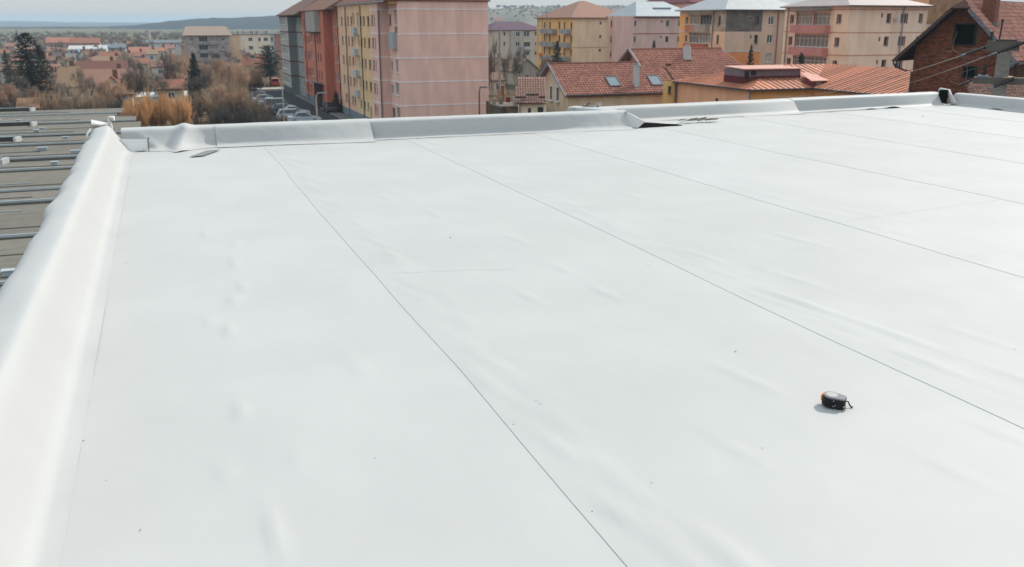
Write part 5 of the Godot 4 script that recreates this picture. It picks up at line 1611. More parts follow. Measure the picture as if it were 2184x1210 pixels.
	var bh := 0.075
	var bl := 0.26
	for row in 125:
		var y := 5.4 + row * bh
		for col in 21:
			var x := col * bl + (bl / 2 if row % 2 else 0.0)
			var top := 14.4 - absf(x + bl / 2 - 2.75) * 1.0
			if y > minf(top, 13.85) or x + bl > 5.5:
				continue
			if x > 2.1 and x + bl < 3.95 and y > 11.6 and y < 13.0:
				continue
			if x > 3.0 and x + bl < 4.2 and y > 9.6 and y < 10.35:
				continue
			if rng.randf() < 0.012:
				continue
			var tone := Color(0.34, 0.12, 0.065) * rng.randf_range(0.6, 1.35)
			bs.box(Vector3(x + bl / 2, y + bh / 2, 0.01 + rng.randf_range(0.0, 0.012)), Vector3(bl - 0.02, bh - 0.016, 0.05), tone)
	var bm := part("brick", bs, M.brick, q)
	bm.set_meta("kind", "stuff")
	var mo := Sh.new()
	var mortar := Color(0.2, 0.14, 0.11)
	mo.quad(Vector3(0, 0, 0), Vector3(5.5, 0, 0), Vector3(5.5, 11.5, 0), Vector3(0, 11.5, 0), mortar)
	mo.quad(Vector3(0, 11.5, 0), Vector3(5.5, 11.5, 0), Vector3(3.2, 13.9, 0), Vector3(2.3, 13.9, 0), mortar)
	mo.quad(Vector3(5.5, 0, 0), Vector3(5.5, 0, -13), Vector3(5.5, 11.3, -13), Vector3(5.5, 11.3, 0), Color(0.26, 0.11, 0.07))
	mo.quad(Vector3(0, 0, -13), Vector3(0, 0, 0), Vector3(0, 11.5, 0), Vector3(0, 11.5, -13), Color(0.26, 0.11, 0.07))
	part("wall", mo, M.brick, q)
	for wn in [[3.0, 12.3, 1.25, 1.3], [3.6, 9.98, 0.75, 0.7]]:
		var ws := Sh.new()
		for sd in [-1, 1]:
			ws.box(Vector3(wn[0] + sd * wn[2] / 2, wn[1], 0.06), Vector3(0.08, wn[3], 0.12), Color(0.07, 0.055, 0.05))
			ws.box(Vector3(wn[0], wn[1] + sd * wn[3] / 2, 0.06), Vector3(wn[2] + 0.08, 0.08, 0.12), Color(0.07, 0.055, 0.05))
		var fr2 := part("window", ws, M.wood, q)
		var pn := Sh.new()
		pn.box(Vector3(wn[0], wn[1], 0.015), Vector3(wn[2] - 0.06, wn[3] - 0.06, 0.02), Color(0.006, 0.006, 0.007))
		part("pane", pn, M.void, fr2)
	var zf := 0.8
	var dark := Color(0.075, 0.05, 0.048)
	var rk := Sh.new()
	rk.slab([Vector3(-1.05, 10.68, -13), Vector3(-1.05, 10.68, zf), Vector3(2.2, 13.93, zf), Vector3(2.75, 14.48, zf - 0.9), Vector3(2.75, 14.48, -13)], 0.2, dark)
	rk.slab([Vector3(2.15, 13.94, zf + 0.03), Vector3(3.35, 13.94, zf + 0.03), Vector3(2.75, 14.5, zf - 0.9)], 0.12, Color(0.11, 0.06, 0.05))
	part("gable_roof", rk, M.wood, q)
	var vb := Sh.new()
	vb.bar(Vector3(-1.1, 10.52, zf + 0.03), Vector3(2.2, 13.82, zf + 0.03), 0.05, 0.2, Color(0.14, 0.1, 0.095))
	part("verge_board", vb, M.wood, q)
	var vc := Sh.new()
	vc.bar(Vector3(3.3, 13.82, zf + 0.03), Vector3(6.5, 10.62, zf + 0.03), 0.05, 0.24, Color(0.3, 0.28, 0.32))
	part("verge_board", vc, M.wood, q)
	var sg := Sh.new()
	sg.tube([Vector3(-1.1, 10.45, zf - 0.1), Vector3(-1.0, 10.2, zf - 0.3), Vector3(-0.5, 9.95, 0.15), Vector3(-0.03, 9.9, 0.1), Vector3(-0.03, 5.0, 0.1)], [0.06, 0.06, 0.06, 0.06, 0.06], 7, Color(0.04, 0.045, 0.05))
	part("downpipe", sg, M.zinc, q)
	tiles(q, Vector3(6.5, 10.72, zf), Vector3(0, 0, -1), Vector3(-0.7071, 0.7071, 0), PackedVector2Array([Vector2(0, 0), Vector2(14, 0), Vector2(14, 5.3), Vector2(0.9, 5.3), Vector2(0, 4.5)]), 0.30, 0.345, Color(0.64, 0.33, 0.25), 0.5)
	var ch := Sh.new()
	ch.box(Vector3(4.0, 14.4, -1.1), Vector3(0.8, 3.2, 0.8), Color(0.3, 0.13, 0.09))
	ch.box(Vector3(4.45, 12.95, -1.1), Vector3(0.25, 0.2, 1.0), Color(0.3, 0.29, 0.28))
	part("chimney", ch, M.brick, q)
	var gt := Sh.new()
	gt.bar(Vector3(6.55, 10.6, zf), Vector3(6.55, 10.6, -13), 0.14, 0.12, Color(0.06, 0.05, 0.05))
	part("gutter", gt, M.zinc, q)
	# low tiled shed roofs behind the pole
	var lo := thing("tiled_shed", "low shed with a brown tiled roof behind the concrete pole's foot", "shed", Vector3(33.0, GY, -30.0))
	var m3 := 0.42
	var k3 := sqrt(1 + m3 * m3)
	tiles(lo, Vector3(-0.6, 9.2, 1.6), Vector3.RIGHT, Vector3(0, m3 / k3, -1 / k3), PackedVector2Array([Vector2(-1.0, 0), Vector2(13, 0), Vector2(13, 3.1), Vector2(1.2, 3.1)]), 0.2, 0.26, Color(0.46, 0.28, 0.22))
	var lr := Sh.new()
	lr.box(Vector3(5.2, 5.0, -0.6), Vector3(9.0, 9.4, 3.6), Color(0.3, 0.22, 0.17))
	part("wall", lr, M.stucco, lo)
	var rc := Sh.new()
	for j in 30:
		rc.tube([Vector3(0.55 + j * 0.38, 10.43, -1.3), Vector3(0.95 + j * 0.38, 10.46, -1.3)], [0.13, 0.11], 8, Color(0.5, 0.31, 0.25) * rng.randf_range(0.85, 1.1))
	var rcm := part("ridge_tiles", rc, M.tile, lo)
	rcm.set_meta("kind", "stuff")

func hill_house(x: float, y: float, z: float, wall: Color, label: String) -> void:
	var b := thing("hillside_house", label, "house", Vector3(x, y, z), "tiny houses on the hillside")
	var s := Sh.new()
	s.box(Vector3(0, 2, 0), Vector3(10, 6, 8), wall)
	part("wall", s, M.stucco, b)
	var r := Sh.new()
	r.slab([Vector3(-5.4, 4.9, 4.4), Vector3(5.4, 4.9, 4.4), Vector3(5.4, 8, 0), Vector3(-5.4, 8, 0)], 0.2, Color(0.4, 0.2, 0.15))
	r.slab([Vector3(5.4, 4.9, -4.4), Vector3(-5.4, 4.9, -4.4), Vector3(-5.4, 8, 0), Vector3(5.4, 8, 0)], 0.2, Color(0.4, 0.2, 0.15))
	part("roof", r, M.tile, b)

func ridge(called: String, az0: float, az1: float, d0: float, d1: float, tops: Array, y0: float, col: Color, rough: float) -> void:
	var s := Sh.new()
	var f := func(a: float, b: float) -> Vector3:
		var az := deg_to_rad(lerpf(az0, az1, a))
		var t := a * (tops.size() - 1)
		var k := mini(int(t), tops.size() - 2)
		var top := lerpf(tops[k], tops[k + 1], smoothstep(0, 1, t - k))
		var d := lerpf(d0, d1, b)
		var up := smoothstep(0.0, 0.75, b)
		var y := lerpf(y0, top, up) + up * rough * noise.get_noise_2d(az * 9000.0, b * 300.0)
		return Vector3(sin(az) * d, y, -cos(az) * d)
	s.sheet(180, 14, f, col, true)
	struct(called, s, M.land)

func build_land() -> void:
	var g := Sh.new()
	var soil := Color(0.2, 0.145, 0.09)
	g.quad(Vector3(-9000, GY, 2000), Vector3(9000, GY, 2000), Vector3(9000, GY, -9500), Vector3(-9000, GY, -9500), soil)
	struct("ground", g, M.soil)
	var r := Sh.new()
	r.quad(Vector3(10.5, GY + 0.02, -40), Vector3(23.0, GY + 0.02, -40), Vector3(23.0, GY + 0.02, -189), Vector3(10.5, GY + 0.02, -189), Color(0.055, 0.058, 0.062))
	struct("road", r, M.asphalt)
	var p := Sh.new()
	p.box(Vector3(23.75, GY + 0.07, -120.0), Vector3(1.5, 0.14, 140.0), Color(0.2, 0.2, 0.19))
	p.box(Vector3(22.93, GY + 0.075, -120.0), Vector3(0.13, 0.15, 140.0), Color(0.32, 0.32, 0.31))
	struct("pavement", p, M.concrete)
	var q := Sh.new()
	q.box(Vector3(19.5, GY + 0.06, -192.0), Vector3(16.0, 0.12, 5.0), Color(0.46, 0.43, 0.38))
	struct("far_pavement", q, M.concrete)
	var f := Sh.new()
	var tones := [Color(0.23, 0.21, 0.12), Color(0.28, 0.24, 0.15), Color(0.17, 0.19, 0.10), Color(0.25, 0.2, 0.13)]
	for k in 6:
		var z := -640.0 - k * 190.0
		f.quad(Vector3(-300 - k * 60, GY + 0.3 + k * 0.25, z), Vector3(700 + k * 50, GY + 0.3 + k * 0.25, z), Vector3(760 + k * 50, GY + 0.5 + k * 0.25, z - 188), Vector3(-360 - k * 60, GY + 0.5 + k * 0.25, z - 188), tones[k % 4])
	struct("field", f, M.land)
	ridge("hill", -32, 56, 1450, 2100, [-8, -8, -9, -9, -9, -8, 8, 16, 19, 20, 20, 20, 20, 20, 20, 20], GY, Color(0.045, 0.047, 0.045), 2.0)
	ridge("hill", -40, 60, 3600, 5200, [5, 5, 5, 6, 5, -4, -9, -9, -9, -9, -9, 2, 10, 16], GY, Color(0.07, 0.075, 0.06), 4.0)
	ridge("hill", 14, 62, 640, 1500, [17, 19, 21, 22, 23, 21, 20, 21, 20], GY, Color(0.26, 0.25, 0.205), 3.0)
	hill_house(459.9, 7.4, -1288.4, Color(0.620, 0.610, 0.570), "lowest left tiny pale house on the hazy hillside beyond the purple roof")
	hill_house(519.5, 12.7, -1432.7, Color(0.580, 0.500, 0.380), "upper left tiny pale house on the hazy hillside beyond the purple roof")
	hill_house(418.3, 3.1, -1137.5, Color(0.620, 0.610, 0.570), "low tiny pale house on the hazy hillside beyond the purple roof")
	hill_house(559.6, 15.6, -1501.1, Color(0.620, 0.610, 0.570), "highest left tiny pale house on the hazy hillside beyond the purple roof")
	hill_house(492.1, 8.2, -1304.2, Color(0.580, 0.500, 0.380), "middle left tiny pale house on the hazy hillside beyond the purple roof")
	hill_house(395.8, 0.7, -1034.9, Color(0.620, 0.610, 0.570), "bottom middle tiny pale house on the hazy hillside beyond the purple roof")
	hill_house(586.8, 16.7, -1518.6, Color(0.620, 0.610, 0.570), "highest middle tiny pale house on the hazy hillside beyond the purple roof")
	hill_house(536.7, 10.8, -1370.7, Color(0.480, 0.410, 0.330), "upper middle tiny pale house on the hazy hillside beyond the purple roof")
	hill_house(465.6, 4.4, -1175.1, Color(0.620, 0.610, 0.570), "low middle tiny pale house on the hazy hillside beyond the purple roof")
	hill_house(614.5, 17.7, -1535.6, Color(0.580, 0.500, 0.380), "highest right tiny pale house on the hazy hillside beyond the purple roof")
	hill_house(542.6, 9.9, -1340.3, Color(0.620, 0.610, 0.570), "upper right tiny pale house on the hazy hillside beyond the purple roof")
	hill_house(597.2, 14.6, -1458.5, Color(0.620, 0.610, 0.570), "right most tiny pale house on the hazy hillside beyond the purple roof")
	hill_house(364.2, -1.4, -935.6, Color(0.580, 0.500, 0.380), "second lowest tiny pale house on the hazy hillside beyond the purple roof")
	hill_house(323.6, -2.2, -895.3, Color(0.620, 0.610, 0.570), "lowest tiny pale house on the hazy hillside beyond the purple roof")

func build_landmarks() -> void:
	var t := thing("water_tower", "pale concrete water tower with a flared top, far left of the lilac block", "water tower", Vector3(-4.6, GY, -599.0))
	var s := Sh.new()
	s.tube([Vector3.ZERO, Vector3(0, 3, 0), Vector3(0, 5.2, 0), Vector3(0, 6.8, 0)], [0.95, 0.9, 1.0, 1.5], 14, Color(0.55, 0.48, 0.4))
	part("shaft", s, M.concrete, t)
	var u := Sh.new()
	u.tube([Vector3(0, 6.8, 0), Vector3(0, 7.6, 0), Vector3(0, 8.0, 0), Vector3(0, 8.2, 0)], [1.5, 1.6, 1.4, 0.4], 14, Color(0.5, 0.45, 0.38))
	part("tank", u, M.concrete, t)
	var c := thing("church", "small far church with a pale tower and a dark pointed spire left of the spruce", "church", Vector3(-64.0, GY, -516.0))
	var w := Sh.new()
	w.box(Vector3(0, 2.6, 0), Vector3(2.4, 5.2, 2.4), Color(0.6, 0.5, 0.4))
	w.box(Vector3(4, 1.5, 0), Vector3(6, 3, 3), Color(0.6, 0.52, 0.43))
	part("wall", w, M.stucco, c)
	var sp := Sh.new()
	sp.tube([Vector3(0, 5.2, 0), Vector3(0, 6.2, 0), Vector3(0, 9.4, 0)], [1.5, 0.8, 0.05], 8, Color(0.08, 0.08, 0.12))
	part("spire", sp, M.sheetmetal, c)
	var g := thing("greenhouse", "long low white greenhouse beyond the orange willows", "greenhouse", Vector3(-4.8, GY, -164.5))
	var gs := Sh.new()
	for k in 9:
		var x := k * 0.98
		gs.quad(Vector3(x, 0, 0), Vector3(x + 0.96, 0, 0), Vector3(x + 0.96, 1.1, 0), Vector3(x, 1.1, 0), Color(0.62, 0.63, 0.62))
		gs.slab([Vector3(x, 1.1, 0.1), Vector3(x + 0.96, 1.1, 0.1), Vector3(x + 0.96, 1.75, -2.0), Vector3(x, 1.75, -2.0)], 0.05, Color(0.66, 0.66, 0.63))
	gs.box(Vector3(4.4, 0.55, -2.0), Vector3(8.8, 1.1, 3.6), Color(0.5, 0.5, 0.48))
	part("cover", gs, M.frame, g)

func _ready() -> void:
	var cam := Camera3D.new()
	cam.name = "camera"
	add_child(cam)
	cam.position = Vector3(0, 1.6, 0)
	cam.rotation_degrees = Vector3(-16.1689, -20.7865, 0)
	cam.fov = 34.84336854
	cam.far = 20000.0
	cam.near = 0.05
	cam.current = true
	var lens := CameraAttributesPhysical.new()
	lens.frustum_focal_length = 38.24
	lens.frustum_focus_distance = 4.6
	lens.frustum_near = 0.05
	lens.frustum_far = 20000.0
	lens.exposure_aperture = 8.0
	cam.attributes = lens
	var sky := ProceduralSkyMaterial.new()
	sky.sky_top_color = Color(0.52, 0.595, 0.665).linear_to_srgb()
	sky.sky_horizon_color = Color(0.355, 0.35, 0.33).linear_to_srgb()
	sky.sky_curve = 0.22
	sky.ground_bottom_color = Color(0.10, 0.09, 0.08).linear_to_srgb()
	sky.ground_horizon_color = Color(0.22, 0.21, 0.2).linear_to_srgb()
	sky.sun_angle_max = 65.0
	sky.sun_curve = 0.15
	var env := Environment.new()
	env.background_mode = Environment.BG_SKY
	env.sky = Sky.new()
	env.sky.sky_material = sky
	env.tonemap_mode = Environment.TONE_MAPPER_LINEAR
	env.tonemap_exposure = 1.76
	env.fog_enabled = true
	env.fog_density = 0.00026
	env.fog_light_color = Color(0.78, 0.88, 0.95)
	env.sdfgi_enabled = true
	env.ssao_enabled = true
	env.ssil_enabled = true
	var we := WorldEnvironment.new()
	we.name = "environment"
	we.environment = env
	add_child(we)
	var sun := DirectionalLight3D.new()
	sun.name = "sun"
	add_child(sun)
	var az := deg_to_rad(70.0)
	var el := deg_to_rad(41.0)
	var to_sun := Vector3(sin(az) * cos(el), sin(el), -cos(az) * cos(el))
	sun.basis = Basis.looking_at(-to_sun)
	sun.light_energy = 0.78
	sun.light_color = Color(1.0, 0.968, 0.93)
	sun.light_angular_distance = 0.53
	sun.shadow_enabled = true
	noise.noise_type = FastNoiseLite.TYPE_SIMPLEX_SMOOTH
	noise.seed = 12
	noise.frequency = 0.01
	noise.fractal_octaves = 2
	rng.seed = 20240
	make_materials()
	build_land()
	build_roof()
	build_parapets()
	build_blocks()
	build_near_houses()
	house(-11.7, -222.4, 9.7, 8.0, -8.50, -6.64, Color(0.230, 0.100, 0.075), Color(0.620, 0.610, 0.570), true, "long dark red roofed house with a white gable end among the bare trees", true)
	house(-8.5, -174.1, 9.4, 11.0, -8.50, -6.21, Color(0.360, 0.190, 0.145), Color(0.480, 0.410, 0.330), true, "broad rose roofed house below the dark red one, partly hidden by bushes", true)
	house(-7.2, -159.9, 3.6, 7.0, -8.50, -6.51, Color(0.350, 0.155, 0.100), Color(0.620, 0.610, 0.570), false, "small white gabled house front with a rust roof before the broad rose roof", true)
	house(-14.3, -171.8, 2.7, 7.0, -8.50, -5.57, Color(0.380, 0.245, 0.155), Color(0.580, 0.500, 0.380), true, "tan roofed house with a pale front right of the tall dark spruce", true)
	house(-11.7, -261.9, 7.5, 8.0, -8.50, -6.99, Color(0.380, 0.245, 0.155), Color(0.580, 0.500, 0.380), true, "light tan roof line just behind the long dark red roof", true)
	house(-17.0, -273.0, 3.8, 8.0, -8.50, -7.54, Color(0.350, 0.155, 0.100), Color(0.620, 0.610, 0.570), true, "small rust roof left of the light tan roof line", true)
	house(-24.6, -337.4, 1.7, 8.0, -8.50, -7.32, Color(0.160, 0.360, 0.550), Color(0.400, 0.390, 0.370), false, "little house with a bright blue roof in the middle of the old town", false)
	house(-22.8, -332.1, 2.0, 8.0, -8.50, -6.90, Color(0.360, 0.190, 0.110), Color(0.620, 0.610, 0.570), false, "little orange roofed house touching the bright blue roof", true)
	house(-13.9, -307.2, 5.4, 8.0, -8.50, -7.01, Color(0.350, 0.155, 0.100), Color(0.580, 0.500, 0.380), true, "rust roofed house with a pale right gable below the white industrial sheds", true)
	house(-11.2, -314.4, 2.3, 8.0, -8.50, -6.83, Color(0.250, 0.240, 0.230), Color(0.620, 0.610, 0.570), false, "narrow grey roofed house with a white gable next to a small dark spruce", true)
	house(-5.8, -348.2, 6.5, 14.0, -8.50, -6.81, Color(0.460, 0.210, 0.135), Color(0.550, 0.380, 0.320), true, "coral roofed hall left of the water tower's foot", true)
	house(-12.8, -457.3, 3.2, 8.0, -8.50, -7.08, Color(0.460, 0.210, 0.135), Color(0.550, 0.380, 0.320), true, "small bright coral roof left of the water tower", false)
	house(-6.2, -152.8, 3.7, 8.0, -8.50, -7.62, Color(0.360, 0.190, 0.110), Color(0.480, 0.410, 0.330), true, "low orange roof just left of the long white greenhouse", true)
	house(1.3, -161.7, 3.9, 8.0, -8.50, -7.47, Color(0.350, 0.155, 0.100), Color(0.580, 0.500, 0.380), true, "rust roofed house behind the long white greenhouse, right end", true)
	house(-15.9, -131.3, 1.9, 6.0, -8.50, -7.70, Color(0.360, 0.190, 0.110), Color(0.480, 0.410, 0.330), true, "orange roof low among the bushes behind the garages", true)
	house(-20.5, -147.0, 1.3, 6.0, -8.50, -7.68, Color(0.350, 0.155, 0.100), Color(0.620, 0.610, 0.570), true, "rust roof at the left border above the garages", true)
	house(-23.0, -364.7, 11.9, 16.0, -7.50, -6.55, Color(0.660, 0.660, 0.640), Color(0.620, 0.610, 0.570), true, "long low white industrial shed in the middle distance", false)
	house(-15.3, -380.9, 8.0, 16.0, -7.50, -6.50, Color(0.200, 0.230, 0.260), Color(0.400, 0.390, 0.370), true, "grey roofed industrial hall right of the long white shed", false)
	house(-20.5, -365.9, 3.6, 8.0, -7.50, -6.38, Color(0.130, 0.100, 0.090), Color(0.400, 0.390, 0.370), false, "dark gabled barn rising behind the long white shed", false)
	house(-36.9, -429.0, 10.6, 12.0, -6.50, -4.65, Color(0.460, 0.210, 0.135), Color(0.550, 0.380, 0.320), true, "long pink block with a coral roof, left of two, far beyond the spruce", false, "far long blocks with coral roofs")
	house(-27.1, -416.2, 10.7, 12.0, -6.50, -4.69, Color(0.350, 0.155, 0.100), Color(0.550, 0.380, 0.320), true, "long block with a rust roof, right of two, far beyond the spruce", false, "far long blocks with coral roofs")
	house(2.4, -415.1, 13.0, 14.0, -6.50, -5.70, Color(0.200, 0.230, 0.260), Color(0.620, 0.610, 0.570), true, "long pale block with blue grey roof right of the water tower, far off", false)
	house(3092.6, -7997.7, 384.6, 14.0, -2.50, 22.08, Color(0.460, 0.210, 0.135), Color(0.580, 0.500, 0.380), true, "coral hipped roof showing above the purple roofed block", false)
	house(-49.0, -361.6, 3.2, 8.0, -8.50, -7.50, Color(0.350, 0.155, 0.100), Color(0.620, 0.610, 0.570), true, "rust roof beside the small dark spruce at the left border", true)
	house(-59.6, -457.7, 3.7, 8.0, -8.50, -7.38, Color(0.360, 0.190, 0.145), Color(0.580, 0.500, 0.380), true, "rose roof below the church spire, left of it", true)
	house(-84.9, -627.3, 4.4, 8.0, -8.50, -7.16, Color(0.250, 0.240, 0.230), Color(0.620, 0.610, 0.570), true, "white walled far house at the left border under the hills", true)
	house(-75.0, -567.0, 3.4, 8.0, -8.50, -7.28, Color(0.360, 0.190, 0.145), Color(0.620, 0.610, 0.570), false, "far white gable just left of the church spire", true)
	house(-49.2, -408.8, 3.7, 8.0, -8.50, -7.37, Color(0.380, 0.245, 0.155), Color(0.620, 0.610, 0.570), true, "tan roof seen through the spruce's crown on its left", true)
	house(-40.7, -369.1, 3.7, 8.0, -8.50, -7.36, Color(0.350, 0.155, 0.100), Color(0.580, 0.500, 0.380), true, "rust roof seen right of the spruce's top", true)
	house(-33.7, -318.8, 3.5, 8.0, -8.50, -7.41, Color(0.460, 0.210, 0.135), Color(0.620, 0.610, 0.570), true, "coral roof right of the spruce at mid height", true)
	house(-41.4, -405.9, 3.2, 8.0, -8.50, -7.32, Color(0.200, 0.230, 0.260), Color(0.620, 0.610, 0.570), false, "blue slate roof right of the spruce's tip", true)
	house(-28.6, -287.1, 3.1, 8.0, -8.50, -7.52, Color(0.270, 0.150, 0.105), Color(0.480, 0.410, 0.330), true, "brown roof right of the spruce above the bare bushes", true)
	house(-35.6, -378.6, 3.4, 8.0, -8.50, -7.44, Color(0.360, 0.190, 0.145), Color(0.620, 0.610, 0.570), true, "rose roof below the left coral roofed long block", true)
	house(-29.4, -325.6, 2.9, 8.0, -8.50, -7.58, Color(0.130, 0.100, 0.090), Color(0.400, 0.390, 0.370), true, "dark roof below the left coral roofed long block", true)
	house(-25.0, -285.7, 2.5, 8.0, -8.50, -7.56, Color(0.350, 0.155, 0.100), Color(0.580, 0.500, 0.380), false, "rust gable left of the bright blue roof", true)
	house(-31.2, -376.9, 3.0, 8.0, -8.50, -7.56, Color(0.270, 0.150, 0.105), Color(0.620, 0.610, 0.570), true, "brown roof left of the bright blue roof and above it", true)
	house(-24.8, -307.4, 3.0, 8.0, -8.50, -7.54, Color(0.250, 0.240, 0.230), Color(0.620, 0.610, 0.570), true, "grey roof just below the bright blue roof", true)
	house(-20.7, -331.3, 2.6, 8.0, -8.50, -7.66, Color(0.460, 0.210, 0.135), Color(0.620, 0.610, 0.570), true, "coral roof between the bright blue roof and the rust roof with a pale gable", true)
	house(-8.8, -301.3, 3.3, 8.0, -8.50, -7.44, Color(0.270, 0.150, 0.105), Color(0.580, 0.500, 0.380), true, "brown roof left of the round bare tree's crown", true)
	house(-5.7, -316.6, 3.1, 8.0, -8.50, -7.48, Color(0.350, 0.155, 0.100), Color(0.620, 0.610, 0.570), true, "rust roof behind the round bare tree's crown", true)
	house(-2.2, -333.8, 3.6, 8.0, -8.50, -7.32, Color(0.380, 0.245, 0.155), Color(0.620, 0.610, 0.570), true, "tan roof behind the round bare tree, right side", true)
	house(1.2, -364.6, 3.2, 8.0, -8.50, -7.44, Color(0.460, 0.210, 0.135), Color(0.580, 0.500, 0.380), true, "coral roof left of the weathered lilac block, nearer of two", true)
	house(4.6, -402.3, 3.2, 8.0, -8.50, -7.45, Color(0.360, 0.190, 0.145), Color(0.620, 0.610, 0.570), true, "rose roof left of the weathered lilac block, farther of two", true)
	house(-4.4, -259.1, 3.3, 8.0, -8.50, -7.42, Color(0.350, 0.155, 0.100), Color(0.480, 0.410, 0.330), true, "rust roof low behind the round bare tree", true)
	house(0.0, -241.1, 3.5, 8.0, -8.50, -7.33, Color(0.270, 0.150, 0.105), Color(0.620, 0.610, 0.570), true, "brown roof in the haze of twigs left of the lilac block", true)
	house(-37.0, -290.3, 3.2, 8.0, -8.50, -7.52, Color(0.460, 0.210, 0.135), Color(0.620, 0.610, 0.570), true, "coral roof seen left of the spruce's stem at mid height", true)
	house(-31.5, -234.2, 2.8, 8.0, -8.50, -7.64, Color(0.270, 0.150, 0.105), Color(0.400, 0.390, 0.370), true, "brown roof at the left border below the small dark spruce", true)
	house(-26.4, -208.9, 2.1, 8.0, -8.50, -7.70, Color(0.350, 0.155, 0.100), Color(0.620, 0.610, 0.570), false, "rust gable behind the spruce's lower stem", true)
	house(-22.7, -235.3, 2.5, 8.0, -8.50, -7.69, Color(0.360, 0.190, 0.145), Color(0.480, 0.410, 0.330), true, "rose roof right of the spruce, above the tan house", true)
	house(-19.6, -193.4, 2.5, 8.0, -8.50, -7.70, Color(0.230, 0.100, 0.075), Color(0.580, 0.500, 0.380), true, "maroon roof between the spruce and the tan roofed house", true)
	house(-26.7, -501.9, 4.0, 8.0, -8.50, -7.23, Color(0.250, 0.240, 0.230), Color(0.620, 0.610, 0.570), true, "grey roofed far house right of the rust roofed long block", true)
	house(-23.0, -547.2, 3.8, 8.0, -8.50, -7.28, Color(0.360, 0.190, 0.145), Color(0.620, 0.610, 0.570), true, "rose roofed far house between the long blocks and the water tower", true)
	house(-21.7, -603.3, 3.6, 8.0, -8.50, -7.17, Color(0.250, 0.240, 0.230), Color(0.620, 0.610, 0.570), true, "grey far house left of the water tower under the fields", true)
	house(-67.4, -590.9, 4.1, 8.0, -8.50, -7.22, Color(0.360, 0.190, 0.145), Color(0.620, 0.610, 0.570), true, "rose far roof left of the coral roofed long block", true)
	house(-56.0, -535.3, 3.7, 8.0, -8.50, -7.34, Color(0.270, 0.150, 0.105), Color(0.620, 0.610, 0.570), true, "brown far roof touching the spruce's right side under the hills", true)
	house(74.7, -207.7, 5.0, 8.0, -8.50, -6.45, Color(0.270, 0.150, 0.105), Color(0.480, 0.410, 0.330), false, "old brown gabled house between the pink gable and the purple roofed block", true)
	house(90.6, -241.8, 3.8, 8.0, -8.50, -7.16, Color(0.350, 0.155, 0.100), Color(0.580, 0.500, 0.380), true, "old rust roof behind the brown gabled house near the pink gable", true)
	house(74.0, -189.9, 6.0, 8.0, -8.50, -6.03, Color(0.380, 0.245, 0.155), Color(0.480, 0.410, 0.330), false, "old house with a broad tan gable above the small white house", true)
	house(119.3, -297.7, 5.7, 8.0, -8.50, -6.17, Color(0.130, 0.100, 0.090), Color(0.400, 0.390, 0.370), false, "steep dark roofed old house left of the orange balconied block", true)
	house(58.0, -163.9, 2.7, 8.0, -8.50, -7.53, Color(0.270, 0.150, 0.105), Color(0.580, 0.500, 0.380), true, "low brown roof at the pink gable's right edge, with an orange chimney before it", true)
	build_landmarks()
	garage(-40.2, -36.0, -26.0, -2.5, -8.70, 0, "grey flat garage roof with pale metal edges, nearest in the row")
	garage(-44.4, -40.2, -26.8, -3.0, -8.54, 1, "grey flat garage roof with pale metal edges, second nearest in the row")
	garage(-49.6, -44.4, -27.6, -3.5, -8.76, 2, "grey flat garage roof with pale metal edges, third in the row")
	garage(-55.2, -49.6, -28.4, -2.5, -8.57, 3, "grey flat garage roof with pale metal edges, fourth in the row")
	garage(-59.8, -55.2, -29.2, -3.0, -8.86, 4, "grey flat garage roof with pale metal edges, fifth in the row")
	garage(-63.1, -59.8, -30.0, -3.5, -8.62, 5, "grey flat garage roof with pale metal edges, sixth in the row")
	garage(-67.1, -63.1, -30.8, -2.5, -8.47, 6, "grey flat garage roof with pale metal edges, seventh in the row")
	garage(-73.3, -67.1, -31.6, -3.0, -8.83, 7, "grey flat garage roof with pale metal edges, eighth in the row")
	garage(-76.1, -73.3, -32.4, -3.5, -8.63, 8, "grey flat garage roof with pale metal edges, ninth in the row")
	garage(-78.7, -76.1, -33.2, -2.5, -8.80, 9, "grey flat garage roof with pale metal edges, tenth in the row")
	garage(-81.6, -78.7, -34.0, -3.0, -8.52, 10, "grey flat garage roof with pale metal edges, eleventh in the row")
	garage(-87.6, -81.6, -34.8, -3.5, -8.70, 11, "grey flat garage roof with pale metal edges, twelfth in the row")
	garage(-90.4, -87.6, -35.6, -2.5, -8.50, 12, "grey flat garage roof with pale metal edges, thirteenth in the row")
	garage(-95.4, -90.4, -36.4, -3.0, -8.80, 13, "grey flat garage roof with pale metal edges, fourteenth in the row")
	garage(-99.6, -95.4, -37.2, -3.5, -8.57, 14, "grey flat garage roof with pale metal edges, fifteenth in the row")
	garage(-106.5, -99.6, -38.0, -2.5, -8.76, 15, "grey flat garage roof with pale metal edges, sixteenth in the row")
	garage(-111.8, -106.5, -38.8, -3.0, -8.54, 16, "grey flat garage roof with pale metal edges, seventeenth in the row")
	garage(-116.3, -111.8, -39.6, -5.2, -8.70, 17, "grey flat garage roof with pale metal edges, second farthest in the row")
	garage(-122.0, -116.3, -40.4, -4.2, -8.57, 18, "grey flat garage roof with pale metal edges, farthest in the row")
	# plants: one of each kind is grown, then copied
	var dark := Color(0.034, 0.034, 0.019)
	var spruce := conifer(12, 3.0, dark, 0.16, 32, 0.35, 0.55)
	var spruce2 := conifer(9, 2.2, dark, 0.08, 26, 0.3, 0.6)
	var thick := conifer(8, 2.1, Color(0.028, 0.036, 0.024), 0.03, 36, 0.1, 0.6)
	var pine := conifer(8, 3.0, Color(0.034, 0.045, 0.03), 0.28, 22, 0.0, -1.0)
	var evergreen := conifer(3.5, 2.0, Color(0.018, 0.024, 0.016), 0.02, 16, 0.1)
